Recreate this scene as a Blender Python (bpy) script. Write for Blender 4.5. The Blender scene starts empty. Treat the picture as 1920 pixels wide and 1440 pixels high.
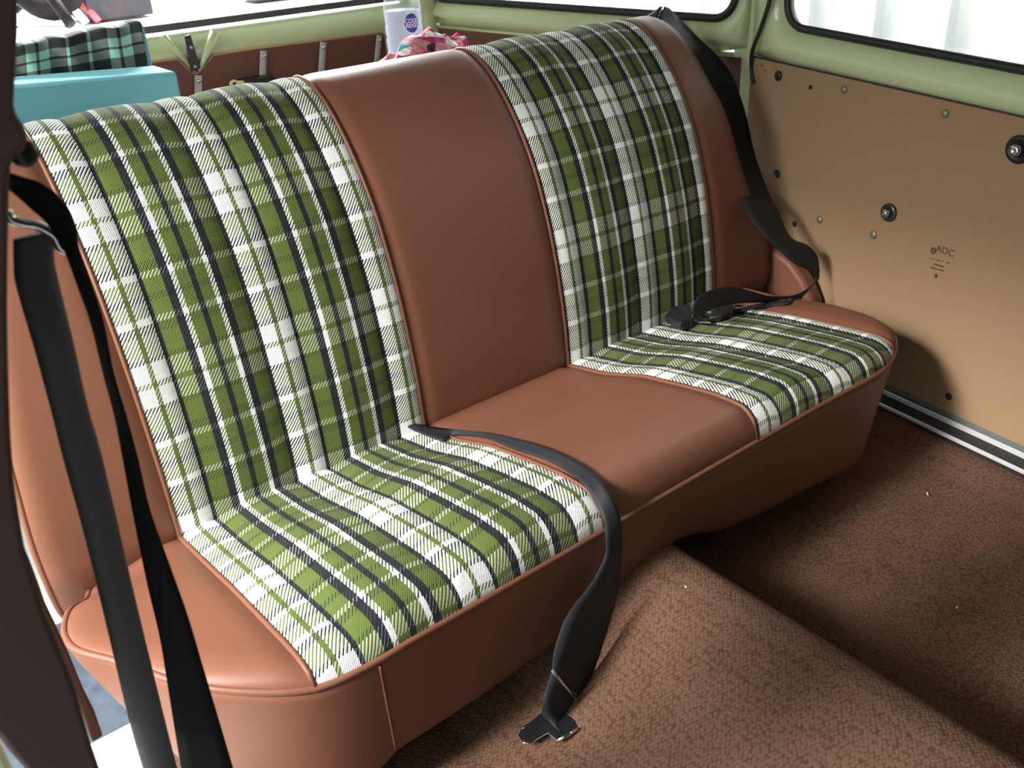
import bpy, math, random
from mathutils import Vector, Matrix, noise
random.seed(4)
V = Vector
SC = bpy.context.scene
COL = SC.collection
PI = math.pi

# ------------------------------------------------------------------ camera frame
FPX = 1746.2
CAM = V((0, 0, 1.06))
def _basis():
    dx = V((3493.1-960, -365.4-720, FPX)).normalized()
    up = dx.cross(V((1, -.052, 0))).normalized()
    if up.y > 0: up = -up
    dy = up.cross(dx)
    if dy.z < 0: dy = -dy
    return dx, dy, up
BX, BY, BZ = _basis()          # world axes seen from the camera (right, down, forward)
def ray(px, py):
    c = V((px-960, py-720, FPX)).normalized()
    return V((BX.dot(c), BY.dot(c), BZ.dot(c)))
def at(ax, val, px, py):       # where the sight line of a pixel meets the plane x / y / z = val
    r = ray(px, py); return CAM + r*((val-CAM[ax])/r[ax])
def atplane(p0, n, px, py):
    r = ray(px, py); return CAM + r*((p0-CAM).dot(n)/r.dot(n))

# ------------------------------------------------------------------ helpers
def lerp(a, b, t): return a+(b-a)*t
def interp(tab, x):
    if x <= tab[0][0]: return tab[0][1]
    for (a, fa), (b, fb) in zip(tab[:-1], tab[1:]):
        if x <= b: return fa+(fb-fa)*(x-a)/(b-a)
    return tab[-1][1]
def sstep(a, b, x):
    t = min(1, max(0, (x-a)/(b-a))); return t*t*(3-2*t)
def catmull(pts, n=8, closed=False):
    pts = [V(p) for p in pts]; out = []; L = len(pts)
    rng = range(L if closed else L-1)
    for i in rng:
        if closed: a, b, c, d = pts[i-1], pts[i], pts[(i+1) % L], pts[(i+2) % L]
        else: a, b, c, d = pts[max(i-1, 0)], pts[i], pts[i+1], pts[min(i+2, L-1)]
        for k in range(n):
            t = k/n
            out.append(.5*((2*b)+(-a+c)*t+(2*a-5*b+4*c-d)*t*t+(-a+3*b-3*c+d)*t**3))
    if not closed: out.append(pts[-1])
    return out
def link(o, parent=None):
    COL.objects.link(o)
    if parent: o.parent = parent
    return o
def mesh(name, vs, fs, mat=None, parent=None, uv=None, smooth=True, org=None):
    """mesh object; with org the origin is moved there (vertices are given in world space)"""
    o0 = V((0, 0, 0))
    if parent is not None: o0 = WORLD.get(parent.name, V((0, 0, 0)))
    me = bpy.data.meshes.new(name)
    here = org if org is not None else o0
    me.from_pydata([tuple(V(v)-here) for v in vs], [], fs)
    if uv:
        l = me.uv_layers.new(name='UVMap')
        for lp in me.loops: l.data[lp.index].uv = uv[lp.vertex_index]
    me.validate(); me.update()
    for p in me.polygons: p.use_smooth = smooth
    if mat: me.materials.append(mat)
    o = bpy.data.objects.new(name, me); link(o, parent)
    o.location = here-o0
    WORLD[o.name] = here.copy()
    return o
WORLD = {}
def empty(name, loc):
    o = bpy.data.objects.new(name, None); link(o); o.location = loc; o.empty_display_size = .05
    WORLD[o.name] = V(loc); return o
def tag(o, label=None, cat=None, group=None, kind=None):
    if label: o['label'] = label
    if cat: o['category'] = cat
    if group: o['group'] = group
    if kind: o['kind'] = kind
    return o
class MB:
    def __init__(s): s.v = []; s.f = []
    def add(s, vs, fs):
        b = len(s.v); s.v += [V(v) for v in vs]; s.f += [tuple(i+b for i in f) for f in fs]
    def box(s, lo, hi, M=None):
        x0, y0, z0 = lo; x1, y1, z1 = hi
        vs = [V(p) for p in ((x0,y0,z0),(x1,y0,z0),(x1,y1,z0),(x0,y1,z0),(x0,y0,z1),(x1,y0,z1),(x1,y1,z1),(x0,y1,z1))]
        if M: vs = [M @ v for v in vs]
        s.add(vs, [(0,3,2,1),(4,5,6,7),(0,1,5,4),(1,2,6,5),(2,3,7,6),(3,0,4,7)])
    def tube(s, pts, r, n=10, closed=False, cap=True):
        pts = [V(p) for p in pts]; L = len(pts); rings = []
        rr = r if isinstance(r, (list, tuple)) else [r]*L
        prev = None
        for i, p in enumerate(pts):
            a = pts[i-1] if (i > 0 or closed) else p
            b = pts[(i+1) % L] if (i < L-1 or closed) else p
            t = (b-a); t = t.normalized() if t.length > 1e-9 else V((0, 0, 1))
            if prev is None:
                ref = V((0, 0, 1)) if abs(t.z) < .9 else V((1, 0, 0)); u = t.cross(ref).normalized()
            else:
                u = (prev-t*prev.dot(t))
                u = u.normalized() if u.length > 1e-6 else t.orthogonal().normalized()
            prev = u; w = t.cross(u)
            rings.append([p+(u*math.cos(2*PI*k/n)+w*math.sin(2*PI*k/n))*rr[i] for k in range(n)])
        vs = [q for ring in rings for q in ring]; fs = []
        for i in range(L if closed else L-1):
            j = (i+1) % L
            for k in range(n): fs.append((i*n+k, i*n+(k+1) % n, j*n+(k+1) % n, j*n+k))
        if cap and not closed:
            fs.append(tuple(range(n))[::-1]); fs.append(tuple((L-1)*n+k for k in range(n)))
        s.add(vs, fs)
    def lathe(s, prof, c, ax=V((0, 0, 1)), n=24):
        ax = ax.normalized(); u = ax.orthogonal().normalized(); w = ax.cross(u); vs = []; fs = []
        for (r, h) in prof:
            for k in range(n):
                a = 2*PI*k/n; vs.append(V(c)+ax*h+(u*math.cos(a)+w*math.sin(a))*max(r, 1e-5))
        for i in range(len(prof)-1):
            for k in range(n): fs.append((i*n+k, i*n+(k+1) % n, (i+1)*n+(k+1) % n, (i+1)*n+k))
        fs.append(tuple(range(n))[::-1]); fs.append(tuple((len(prof)-1)*n+k for k in range(n)))
        s.add(vs, fs)
    def prism(s, poly, ext):
        """closed polygon (world points) pushed along ext"""
        n = len(poly); vs = [V(p) for p in poly]+[V(p)+V(ext) for p in poly]
        fs = [tuple(range(n))[::-1], tuple(range(n, 2*n))]+[(i, (i+1) % n, n+(i+1) % n, n+i) for i in range(n)]
        s.add(vs, fs)
    def ribbon(s, secs, th=.0012):
        """secs: (A, B) edge points; closed strap of thickness th, 5 points across"""
        m = 5; top = []; bot = []
        for i, (a, b) in enumerate(secs):
            a = V(a); b = V(b)
            pa, pb = secs[max(i-1, 0)], secs[min(i+1, len(secs)-1)]
            t = ((V(pb[0])+V(pb[1]))-(V(pa[0])+V(pa[1]))); nn = t.cross(b-a)
            nn = nn.normalized() if nn.length > 1e-12 else V((0, 0, 1))
            top.append([a.lerp(b, k/(m-1))+nn*th/2 for k in range(m)])
            bot.append([a.lerp(b, k/(m-1))-nn*th/2 for k in range(m)])
        L = len(secs); vs = [q for r in top for q in r]+[q for r in bot for q in r]; o = L*m; fs = []
        for i in range(L-1):
            for k in range(m-1):
                fs.append((i*m+k, i*m+k+1, (i+1)*m+k+1, (i+1)*m+k))
                fs.append((o+i*m+k, o+(i+1)*m+k, o+(i+1)*m+k+1, o+i*m+k+1))
            for k in (0, m-1): fs.append((i*m+k, (i+1)*m+k, o+(i+1)*m+k, o+i*m+k))
        for i in (0, L-1):
            for k in range(m-1): fs.append((i*m+k, i*m+k+1, o+i*m+k+1, o+i*m+k))
        s.add(vs, fs)
    def build(s, name, mat, parent=None, smooth=True, bevel=0, org=None, seg=2, flat_angle=None):
        import bmesh
        o = mesh(name, s.v, s.f, mat, parent, smooth=smooth, org=org)
        bm = bmesh.new(); bm.from_mesh(o.data); bmesh.ops.recalc_face_normals(bm, faces=bm.faces); bm.to_mesh(o.data); bm.free()
        if bevel:
            m = o.modifiers.new('bevel', 'BEVEL'); m.width = bevel; m.segments = seg; m.limit_method = 'ANGLE'; m.angle_limit = .6
            m.harden_normals = False
        if flat_angle is not None or (smooth and bevel):
            try: o.data.set_sharp_from_angle(angle=flat_angle or .6)
            except Exception: pass
        return o
def smooth_secs(secs, n=5):
    A = catmull([s[0] for s in secs], n); B = catmull([s[1] for s in secs], n)
    return list(zip(A, B))

# ------------------------------------------------------------------ materials
def newmat(name):
    m = bpy.data.materials.new(name); m.use_nodes = True; nt = m.node_tree
    return m, nt, nt.nodes['Principled BSDF']
def N(nt, t, **kw):
    n = nt.nodes.new(t)
    for k, v in kw.items():
        if k in n.inputs: n.inputs[k].default_value = v
        else: setattr(n, k, v)
    return n
def mat(name, col, rough=.5, metal=0, bump=None, spec=.5, var=None, coat=0, sheen=0):
    """bump=(scale, strength, dist); var=(scale, amount)"""
    m, nt, b = newmat(name)
    b.inputs['Base Color'].default_value = (*col, 1); b.inputs['Roughness'].default_value = rough
    b.inputs['Metallic'].default_value = metal; b.inputs['Specular IOR Level'].default_value = spec
    b.inputs['Coat Weight'].default_value = coat; b.inputs['Coat Roughness'].default_value = .08
    if sheen: b.inputs['Sheen Weight'].default_value = sheen
    tc = N(nt, 'ShaderNodeTexCoord')
    if bump:
        nz = N(nt, 'ShaderNodeTexNoise'); nz.inputs['Scale'].default_value = bump[0]; nz.inputs['Detail'].default_value = 3
        nt.links.new(tc.outputs['Object'], nz.inputs['Vector'])
        bp = N(nt, 'ShaderNodeBump'); bp.inputs['Strength'].default_value = bump[1]; bp.inputs['Distance'].default_value = bump[2]
        nt.links.new(nz.outputs['Fac'], bp.inputs['Height']); nt.links.new(bp.outputs['Normal'], b.inputs['Normal'])
    if var:
        nz = N(nt, 'ShaderNodeTexNoise'); nz.inputs['Scale'].default_value = var[0]; nz.inputs['Detail'].default_value = 4
        nt.links.new(tc.outputs['Object'], nz.inputs['Vector'])
        mx = N(nt, 'ShaderNodeMix', data_type='RGBA')
        mx.inputs[6].default_value = (*[c*(1-var[1]) for c in col], 1); mx.inputs[7].default_value = (*[min(1, c*(1+var[1])) for c in col], 1)
        nt.links.new(nz.outputs['Fac'], mx.inputs[0]); nt.links.new(mx.outputs[2], b.inputs['Base Color'])
    return m
def math_(nt, op, a, b=None):
    n = nt.nodes.new('ShaderNodeMath'); n.operation = op
    for i, x in enumerate((a, b)):
        if x is None: continue
        if isinstance(x, (int, float)): n.inputs[i].default_value = x
        else: nt.links.new(x, n.inputs[i])
    return n.outputs[0]
def plaid(name, sett, pal, pu, cu, pv, cv, pitch, rough=.85, sign=-1, bumpd=.0012):
    """woven cloth from UV in metres: warp stripes along v, weft stripes along u, floats of a 2/2 twill show one or the other"""
    m, nt, b = newmat(name)
    uv = N(nt, 'ShaderNodeUVMap'); sx = N(nt, 'ShaderNodeSeparateXYZ'); nt.links.new(uv.outputs['UV'], sx.inputs[0])
    u, v = sx.outputs[0], sx.outputs[1]
    tot = sum(w for c, w in sett)
    def ramp(coord, period, centre, pal=pal):
        x = math_(nt, 'SUBTRACT', coord, centre); x = math_(nt, 'DIVIDE', x, period)
        x = math_(nt, 'FRACT', math_(nt, 'ADD', x, 10))
        r = N(nt, 'ShaderNodeValToRGB'); cr = r.color_ramp; cr.interpolation = 'CONSTANT'
        pos = 0; first = True
        for c, w in sett:
            if first: e = cr.elements[0]; e.position = 0; first = False
            else: e = cr.elements.new(min(pos/tot, .9999))
            e.color = (*pal[c], 1); pos += w
        while len(cr.elements) > len(sett): cr.elements.remove(cr.elements[-1])
        nt.links.new(x, r.inputs[0]); return r.outputs[0]
    # the new() calls sort by position: drop the default end stop first
    A = ramp(u, pu, cu); B = ramp(v, pv, cv)
    cov = {'K': .88, 'O': .70, 'W': .53}
    keep = dict(pal); pal = {k: (c, c, c) for k, c in cov.items()}
    TH = ramp(u, pu, cu, pal); pal = keep
    d = math_(nt, 'ADD', u, math_(nt, 'MULTIPLY', v, sign))
    ph = math_(nt, 'FRACT', math_(nt, 'ADD', math_(nt, 'DIVIDE', d, pitch), 1000))
    mask = math_(nt, 'GREATER_THAN', ph, TH)
    mx = N(nt, 'ShaderNodeMix', data_type='RGBA'); nt.links.new(mask, mx.inputs[0]); nt.links.new(A, mx.inputs[6]); nt.links.new(B, mx.inputs[7])
    # yarn relief: round floats plus small cross threads
    s1 = math_(nt, 'ABSOLUTE', math_(nt, 'SINE', math_(nt, 'MULTIPLY', d, 2*PI/pitch)))
    s2 = math_(nt, 'ABSOLUTE', math_(nt, 'SINE', math_(nt, 'MULTIPLY', v, PI/.0016)))
    h = math_(nt, 'ADD', s1, math_(nt, 'MULTIPLY', s2, .45))
    bp = N(nt, 'ShaderNodeBump'); bp.inputs['Strength'].default_value = .6; bp.inputs['Distance'].default_value = bumpd
    nt.links.new(h, bp.inputs['Height']); nt.links.new(bp.outputs['Normal'], b.inputs['Normal'])
    nt.links.new(mx.outputs[2], b.inputs['Base Color'])
    b.inputs['Roughness'].default_value = rough; b.inputs['Specular IOR Level'].default_value = .2
    b.inputs['Sheen Weight'].default_value = .06; b.inputs['Sheen Roughness'].default_value = .4
    return m
W_, O_, K_ = 'W', 'O', 'K'
SETT = [(O_, 17.5), (W_, 105), (K_, 30), (O_, 122), (K_, 52), (W_, 38), (O_, 86), (K_, 38), (O_, 86), (W_, 38), (K_, 52), (O_, 122), (K_, 30), (W_, 105), (O_, 17.5)]
PAL = {'W': (.86, .87, .85), 'O': (.090, .125, .028), 'K': (.010, .012, .018)}
PU, PV = .172, .207
M_PLAID_BACK = plaid('olive plaid cloth of the backrest', SETT, PAL, PU, .446, PV, .414, .0048, sign=-.82)
M_PLAID_SEAT = plaid('olive plaid cloth of the cushion', SETT, PAL, PU, .446, PV, .407-.207*4, .0048, sign=.65)
SETT2 = [('D', 55), ('G', 100), ('D', 55), ('G', 40), ('K', 30), ('D', 180), ('G', 35), ('D', 200), ('G', 35), ('D', 180), ('K', 30), ('G', 40)]
# ---- vinyl etc
VIN = (.172, .069, .041)
M_VIN = mat('tan brown vinyl', VIN, .48, bump=(900, .12, .0006), spec=.3)
M_VIN_BACKDROP = mat('brown vinyl trim', (.13, .055, .036), .5, bump=(700, .15, .0006))
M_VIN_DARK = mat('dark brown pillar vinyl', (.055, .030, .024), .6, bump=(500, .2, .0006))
M_GREEN = mat('pale green car paint', (.52, .62, .35), .28, spec=.5, coat=.35)
M_RUB = mat('black rubber seal', (.018, .018, .019), .45, bump=(300, .1, .001))
M_BELT = mat('black belt webbing', (.017, .018, .022), .6, bump=(1400, .35, .0006), spec=.28)
M_SLEEVE = mat('grey black belt sleeve', (.085, .087, .09), .5)
M_BELT_NEAR = mat('matt black webbing', (.008, .0085, .009), .8, bump=(1400, .3, .0006), spec=.15)
M_MATT = mat('matt black machine parts', (.004, .004, .0045), .7, spec=.1)
M_BLK = mat('black plastic', (.012, .012, .013), .35)
M_CHROME = mat('bright chrome', (.8, .8, .8), .12, 1)
M_ALU = mat('brushed aluminium', (.62, .64, .65), .3, 1, bump=(400, .05, .0005))
M_ZINC = mat('grey zinc strip', (.42, .46, .45), .42, .3)
M_BOARD = mat('hardboard', (.300, .190, .105), .75, bump=(500, .25, .0008), var=(260, .10))
M_CLIP = mat('dull metal clip', (.25, .24, .17), .45, .5)
M_HOLE = mat('dark steel hole', (.02, .018, .016), .5, .2)
M_FOAM = mat('blue foam', (.16, .44, .52), .9, bump=(350, .3, .001), var=(400, .05))
M_WHITE = mat('white painted metal', (.85, .86, .87), .35)
M_SHED = mat('white corrugated sheet', (.47, .48, .49), .5)
M_INK = mat('dark stamp ink', (.05, .025, .018), .8)
M_STEEL = mat('blue grey painted steel', (.14, .18, .24), .3, .4, bump=(60, .3, .004), var=(50, .5))
M_CARD = mat('card', (.55, .50, .42), .8)
M_CONC = mat('concrete', (.4, .4, .4), .85, var=(4, .15))
M_CREAM = mat('cream plastic', (.72, .62, .36), .5)

def carpet_mat():
    m, nt, b = newmat('brown loop pile carpet')
    tc = N(nt, 'ShaderNodeTexCoord'); mp = N(nt, 'ShaderNodeMapping'); mp.inputs['Scale'].default_value = (.85, 1.2, 1); mp.inputs['Rotation'].default_value = (0, 0, .7)
    nt.links.new(tc.outputs['Object'], mp.inputs[0])
    vo = N(nt, 'ShaderNodeTexVoronoi', feature='F1'); vo.inputs['Scale'].default_value = 215; vo.inputs['Randomness'].default_value = .55
    nt.links.new(mp.outputs[0], vo.inputs['Vector'])
    nz = N(nt, 'ShaderNodeTexNoise'); nz.inputs['Scale'].default_value = 14; nz.inputs['Detail'].default_value = 2
    nt.links.new(tc.outputs['Object'], nz.inputs['Vector'])
    r = N(nt, 'ShaderNodeValToRGB'); r.color_ramp.elements[0].position = .42; r.color_ramp.elements[1].position = .72
    r.color_ramp.elements[0].color = (.138, .078, .050, 1); r.color_ramp.elements[1].color = (.078, .041, .026, 1)  # darker tone in the gaps paints the shade between loops
    nt.links.new(vo.outputs['Distance'], r.inputs[0])
    mx = N(nt, 'ShaderNodeMix', data_type='RGBA', blend_type='MULTIPLY'); mx.inputs[0].default_value = 1
    r2 = N(nt, 'ShaderNodeValToRGB'); r2.color_ramp.elements[0].color = (.90, .90, .90, 1); r2.color_ramp.elements[1].color = (1.08, 1.08, 1.08, 1)
    r2.color_ramp.elements[0].position = .3; r2.color_ramp.elements[1].position = .7
    nt.links.new(nz.outputs['Fac'], r2.inputs[0]); nt.links.new(r.outputs[0], mx.inputs[6]); nt.links.new(r2.outputs[0], mx.inputs[7])
    nt.links.new(mx.outputs[2], b.inputs['Base Color'])
    h = math_(nt, 'SUBTRACT', 1, vo.outputs['Distance'])
    bp = N(nt, 'ShaderNodeBump'); bp.inputs['Strength'].default_value = .8; bp.inputs['Distance'].default_value = .0016
    nt.links.new(h, bp.inputs['Height']); nt.links.new(bp.outputs['Normal'], b.inputs['Normal'])
    b.inputs['Roughness'].default_value = .95; b.inputs['Specular IOR Level'].default_value = .1
    return m
M_CARPET = carpet_mat()
def glass_mat():
    m = bpy.data.materials.new('window glass'); m.use_nodes = True; nt = m.node_tree; nt.nodes.clear()
    o = N(nt, 'ShaderNodeOutputMaterial'); t = N(nt, 'ShaderNodeBsdfTransparent'); t.inputs[0].default_value = (.97, .98, .97, 1)
    g = N(nt, 'ShaderNodeBsdfGlossy'); g.inputs['Roughness'].default_value = .02
    f = N(nt, 'ShaderNodeFresnel'); f.inputs[0].default_value = 1.3; mx = N(nt, 'ShaderNodeMixShader')
    nt.links.new(f.outputs[0], mx.inputs[0]); nt.links.new(t.outputs[0], mx.inputs[1]); nt.links.new(g.outputs[0], mx.inputs[2]); nt.links.new(mx.outputs[0], o.inputs[0])
    return m
M_GLASS = glass_mat()

# ================================================================== BENCH SEAT
SEAT = empty('rear_bench_seat', V((.73, .9, .2)))
tag(SEAT, 'brown vinyl rear bench seat with olive, black and white plaid inserts', 'car seat')
XS = [.249, .638, .934, 1.308]
# --- cushion outline (front edge), y of the front edge over x
OUT = [(.14, 1.10), (.128, 1.06), (.110, 1.01), (.090, .965), (.078, .935), (.0735, .908), (.079, .880), (.106, .838), (.149, .762), (.2, .708), (.249, .677), (.31, .663), (.40, .660), (.533, .660), (.64, .660),
       (.78, .661), (.94, .661), (1.10, .660), (1.211, .657), (1.265, .664), (1.308, .680), (1.35, .706), (1.375, .742), (1.388, .79), (1.392, .86), (1.392, 1.06)]
OUTC = [V((p.x, p.y)) for p in catmull([(x, y, 0) for x, y in OUT], 6)]
XMIN, XMAX = .0735, 1.3915
_fr = sorted([(p.x, p.y) for p in OUTC if p.y < 1.0 or True], key=lambda q: q[0])
def yfront(x):
    best = 9
    for a, b in zip(OUTC[:-1], OUTC[1:]):
        if (a.x-x)*(b.x-x) <= 0 and abs(a.x-b.x) > 1e-9:
            y = a.y+(b.y-a.y)*(x-a.x)/(b.x-a.x); best = min(best, y)
    return best if best < 9 else .9
def dout(x, y):
    p = V((x, y)); d = 9
    for a, b in zip(OUTC[:-1], OUTC[1:]):
        ab = b-a; l = ab.length_squared
        t = 0 if l == 0 else max(0, min(1, (p-a).dot(ab)/l)); d = min(d, (a+ab*t-p).length)
    return d
DT = [(.60, .048), (.66, .048), (.70, .050), (.74, .051), (.80, .045), (.88, .035), (.966, .012), (1.053, 0), (1.12, -.02)]
C0 = [.274, .9595]
SEAMS = []
for a in (.249, .934):
    c = a+.0245
    SEAMS.append([a, c+.0257, c+.172-.0257, c+.172+.0257, c+.344-.0257, a+.389 if a < .5 else 1.308])
def puff(x):
    for s in SEAMS:
        if s[0] <= x <= s[-1]:
            for a, b in zip(s[:-1], s[1:]):
                if a <= x <= b:
                    t = (x-a)/(b-a); h = .0095 if b-a > .07 else .0065
                    return h*(max(0, math.sin(PI*t)))**.55
    d = min(abs(x-q) for q in XS)
    return .006*(1-math.exp(-(d/.012)**2))
def EE(x):
    d = abs(x-.775)
    if d < .14: return 1
    e = 1-.6*((d-.14)/.39)**1.4
    return max(.12, e)
def HZ(x, y, d=None):
    if d is None: d = dout(x, y)
    zb = lerp(.326, .352, (1.053-y)/(1.053-.66))
    zb += interp([(.07, .020), (.15, .006), (.25, -.008), (.35, 0), (1.30, 0), (1.39, .012*sstep(.98, .84, y))], x)
    zb -= .045*sstep(.95, 1.06, y)*(1-sstep(.10, .27, x))
    rise = math.sqrt(max(0, 1-(1-min(d/.038, 1))**2))
    return zb+rise*(interp(DT, y)*EE(x)+.006*(1-EE(x))-.004+puff(x))
def ss(t): return t
def cushion_panel(name, xa, xb, nx, m, parent, plaidp):
    ny = 56; vs = []; uv = []; fs = []
    for i in range(nx+1):
        t = i/nx
        if xa < XMIN+.001: t = t**1.8
        if xb > XMAX-.001: t = 1-(1-t)**1.8
        x = lerp(xa, xb, t); yf = yfront(x); yr = interp([(.0735, .909), (.078, .935), (.090, .965), (.110, 1.01), (.128, 1.06), (.14, 1.10)], x); s = 0; pv = None; col = []
        for j in range(ny+1):
            w = j/ny; w = 1-(1-w)**1.7
            y = lerp(yr, yf, w); col.append(V((x, y, HZ(x, y))))
        # arc length measured forward from the fold at y = 1.053
        L = [0]
        for a, b in zip(col[:-1], col[1:]): L.append(L[-1]+(b-a).length)
        off = interp([(-c.y, l) for c, l in zip(col, L)], -1.053)
        for c, l in zip(col, L): vs.append(c); uv.append((x, l-off))
    for i in range(nx):
        for j in range(ny):
            a = i*(ny+1)+j; fs.append((a, a+1, a+ny+2, a+ny+1))
    o = mesh(name, vs, fs, m, parent, uv=uv)
    return o
def skirt_bottom(x, y, k):
    return 0
# cushion body = skirt round the front, part "seat_cushion"
PXB = [(745, 1420), (900, 1312), (1040, 1213), (1160, 1125), (1190, 1098), (1219, 1061), (1256, 1022), (1290, 1008), (1350, 1003), (1425, 971), (1552, 903), (1600, 876)]
SB = [(.07, .325), (.08, .30), (.106, .237), (.13, .19), (.16, .172), (.20, .172), (.30, .172), (.325, .19)]+[(at(1, .672, *p).x, at(1, .672, *p).z) for p in PXB[1:]]+[(1.28, .175), (1.34, .20), (1.392, .25)]
def build_skirt():
    vs = []; fs = []; nk = 12; n = 0
    pts = OUTC; ctr = V((.73, .95))
    for i, p in enumerate(pts):
        a = pts[max(i-1, 0)]; b = pts[min(i+1, len(pts)-1)]; t = (b-a).normalized(); nrm = V((t.y, -t.x))
        if nrm.dot(p-ctr) < 0: nrm = -nrm
        zt = HZ(p.x, p.y, 0); zb = interp(SB, p.x)
        inset = .010+.035*sstep(1.2, 1.36, p.x)
        for k in range(nk+1):
            w = k/nk
            off = .002*math.sin(PI*w)-inset*w**1.1
            if k == nk: off -= .012
            q = p+nrm*off; vs.append(V((q.x, q.y, lerp(zt, zb, w)+(.002 if k == nk else 0))))
        n += 1
    for i in range(n-1):
        for k in range(nk): a = i*(nk+1)+k; fs.append((a, a+1, a+nk+2, a+nk+1))
    return vs, fs
sv, sf = build_skirt()
CUSH = mesh('seat_cushion', sv, sf, M_VIN, SEAT)
sm = CUSH.modifiers.new('thick', 'SOLIDIFY'); sm.thickness = .004; sm.offset = 0
tag(CUSH, 'seat cushion with brown vinyl skirt')
for (a, b, nm, mm, nx) in ((XMIN, XS[0], 'vinyl_panel', M_VIN, 26), (XS[0], XS[1], 'plaid_panel', M_PLAID_SEAT, 110), (XS[1], XS[2], 'vinyl_panel', M_VIN, 36),
                      (XS[2], XS[3], 'plaid_panel', M_PLAID_SEAT, 110), (XS[3], XMAX, 'vinyl_panel', M_VIN, 20)):
    cushion_panel(nm, a, b, nx, mm, CUSH, 0)
pb = MB(); pb.tube([V((p.x, p.y-.0, HZ(p.x, p.y, 0)+.001)) for p in OUTC], .0042, 10); pb.build('piping', M_VIN, CUSH)
for x in XS:
    yf = yfront(x); pb = MB(); pb.tube([V((x, lerp(1.09, yf, k/40), HZ(x, lerp(1.09, yf, k/40))+.0022)) for k in range(41)], .0032, 8); pb.build('piping', M_VIN, CUSH)
# stitched vertical join on the skirt
pa, pc = at(1, .6595, 711, 1248), at(1, .666, 741, 1404)
pb = MB(); pb.tube([pa.lerp(pc, k/12)+V((0, -.001, 0)) for k in range(13)], .0013, 8); pb.build('seam', M_VIN, CUSH)

# --- backrest
BP = [(1.075, .24), (1.060, .29), (1.057, .32), (1.060, .36), (1.064, .40), (1.074, .46), (1.089, .53), (1.107, .59), (1.128, .645), (1.151, .688), (1.178, .728), (1.205, .760),
      (1.232, .785), (1.26, .802), (1.285, .811), (1.31, .812), (1.332, .803), (1.346, .785), (1.352, .755)]
BPC = catmull([(0, y, z) for y, z in BP], 5)
BS = [0]
for a, b in zip(BPC[:-1], BPC[1:]): BS.append(BS[-1]+(b-a).length)
S0 = BS[10]
BS = [s-S0 for s in BS]
NB = []
for i, p in enumerate(BPC):
    t = (BPC[min(i+1, len(BPC)-1)]-BPC[max(i-1, 0)]).normalized(); NB.append(V((0, -t.z, t.y)))
ZR = [(.24, 1.455), (.30, 1.475), (.34, 1.482), (.38, 1.478), (.42, 1.465), (.46, 1.45), (.52, 1.425), (.57, 1.412), (.62, 1.406), (.67, 1.40), (.70, 1.392), (.735, 1.387), (.80, 1.384), (.83, 1.384)]
ZL = [(.24, .10), (.27, .092), (.32, .088), (.36, .087), (.40, .088), (.46, .093), (.52, .099), (.57, .107), (.62, .118), (.67, .133), (.735, .155), (.80, .172), (.83, .176)]
ZL = [(p.x, p.y) for p in catmull([(a, b, 0) for a, b in ZL], 6)]
ZR = [(p.x, p.y) for p in catmull([(a, b, 0) for a, b in ZR], 6)]
def back_panel(name, fa, fb, nx, m, parent, endl=False, endr=False):
    vs = []; uv = []; fs = []; ny = len(BPC)
    for i in range(nx+1):
        t = i/nx
        if endl: t = t**1.8
        if endr: t = 1-(1-t)**1.8
        for j in range(ny):
            z = BPC[j].z; zz = z if j < 75 else .81
            x = lerp(fa(zz), fb(zz), t)
            d = 9
            if endl: d = x-fa(zz)
            if endr: d = fb(zz)-x
            r = .026
            drop = r*.4*(1-math.sqrt(max(0, 1-(1-min(d/r, 1))**2))) if d < r else 0
            # puff fades where the cloth turns over the top edge and down behind the cushion
            q = BPC[j]+NB[j]*(puff(x)*sstep(0, .05, BS[j]+.03)*(1-.35*sstep(.50, .60, BS[j]))-drop)
            vs.append(V((x, q.y, q.z))); uv.append((x, BS[j]))
    for i in range(nx):
        for j in range(ny-1): a = i*ny+j; fs.append((a, a+ny, a+ny+1, a+1))
    return mesh(name, vs, fs, m, parent, uv=uv), vs
fL = lambda z: interp(ZL, z); fR = lambda z: interp(ZR, z)
K = lambda c: (lambda z: c)
# backing shell = the part itself
bb = MB()
prof = [(1.352, .757), (1.345, .60), (1.30, .40), (1.20, .26), (1.08, .245)]
vs = []; fs = []; nx = 16
for i in range(nx+1):
    for (y, z) in prof: vs.append(V((lerp(fL(z)+.012, fR(z)-.012, i/nx), y, z)))
m_ = len(prof)
for i in range(nx):
    for j in range(m_-1): a = i*m_+j; fs.append((a, a+1, a+m_+1, a+m_))
for side in (0, 1):      # closed ends
    b0 = len(vs)
    for (y, z) in BP[1:-1]+prof[::-1][0:0]: vs.append(V(((fL(z)+.03) if side == 0 else (fR(z)-.03), y+.03, z-.01)))
    rear = [(side*nx)*m_+j for j in range(m_)]
    fs.append(tuple(range(b0, len(vs)))+tuple(rear))
BACK = mesh('backrest', vs, fs, M_VIN, SEAT, smooth=False)
tag(BACK, 'seat backrest in brown vinyl and plaid cloth')
_, vl = back_panel('vinyl_panel', fL, K(XS[0]), 26, M_VIN, BACK, endl=True)
back_panel('plaid_panel', K(XS[0]), K(XS[1]), 110, M_PLAID_BACK, BACK)
back_panel('vinyl_panel', K(XS[1]), K(XS[2]), 36, M_VIN, BACK)
back_panel('plaid_panel', K(XS[2]), K(XS[3]), 110, M_PLAID_BACK, BACK)
_, vr = back_panel('vinyl_panel', K(XS[3]), fR, 26, M_VIN, BACK, endr=True)
for x in XS:
    pb = MB(); pb.tube([V((x, p.y, p.z))+n*.0022 for p, n in zip(BPC[4:], NB[4:])], .0030, 8); pb.build('piping', M_VIN, BACK)
nyb = len(BPC)
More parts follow.
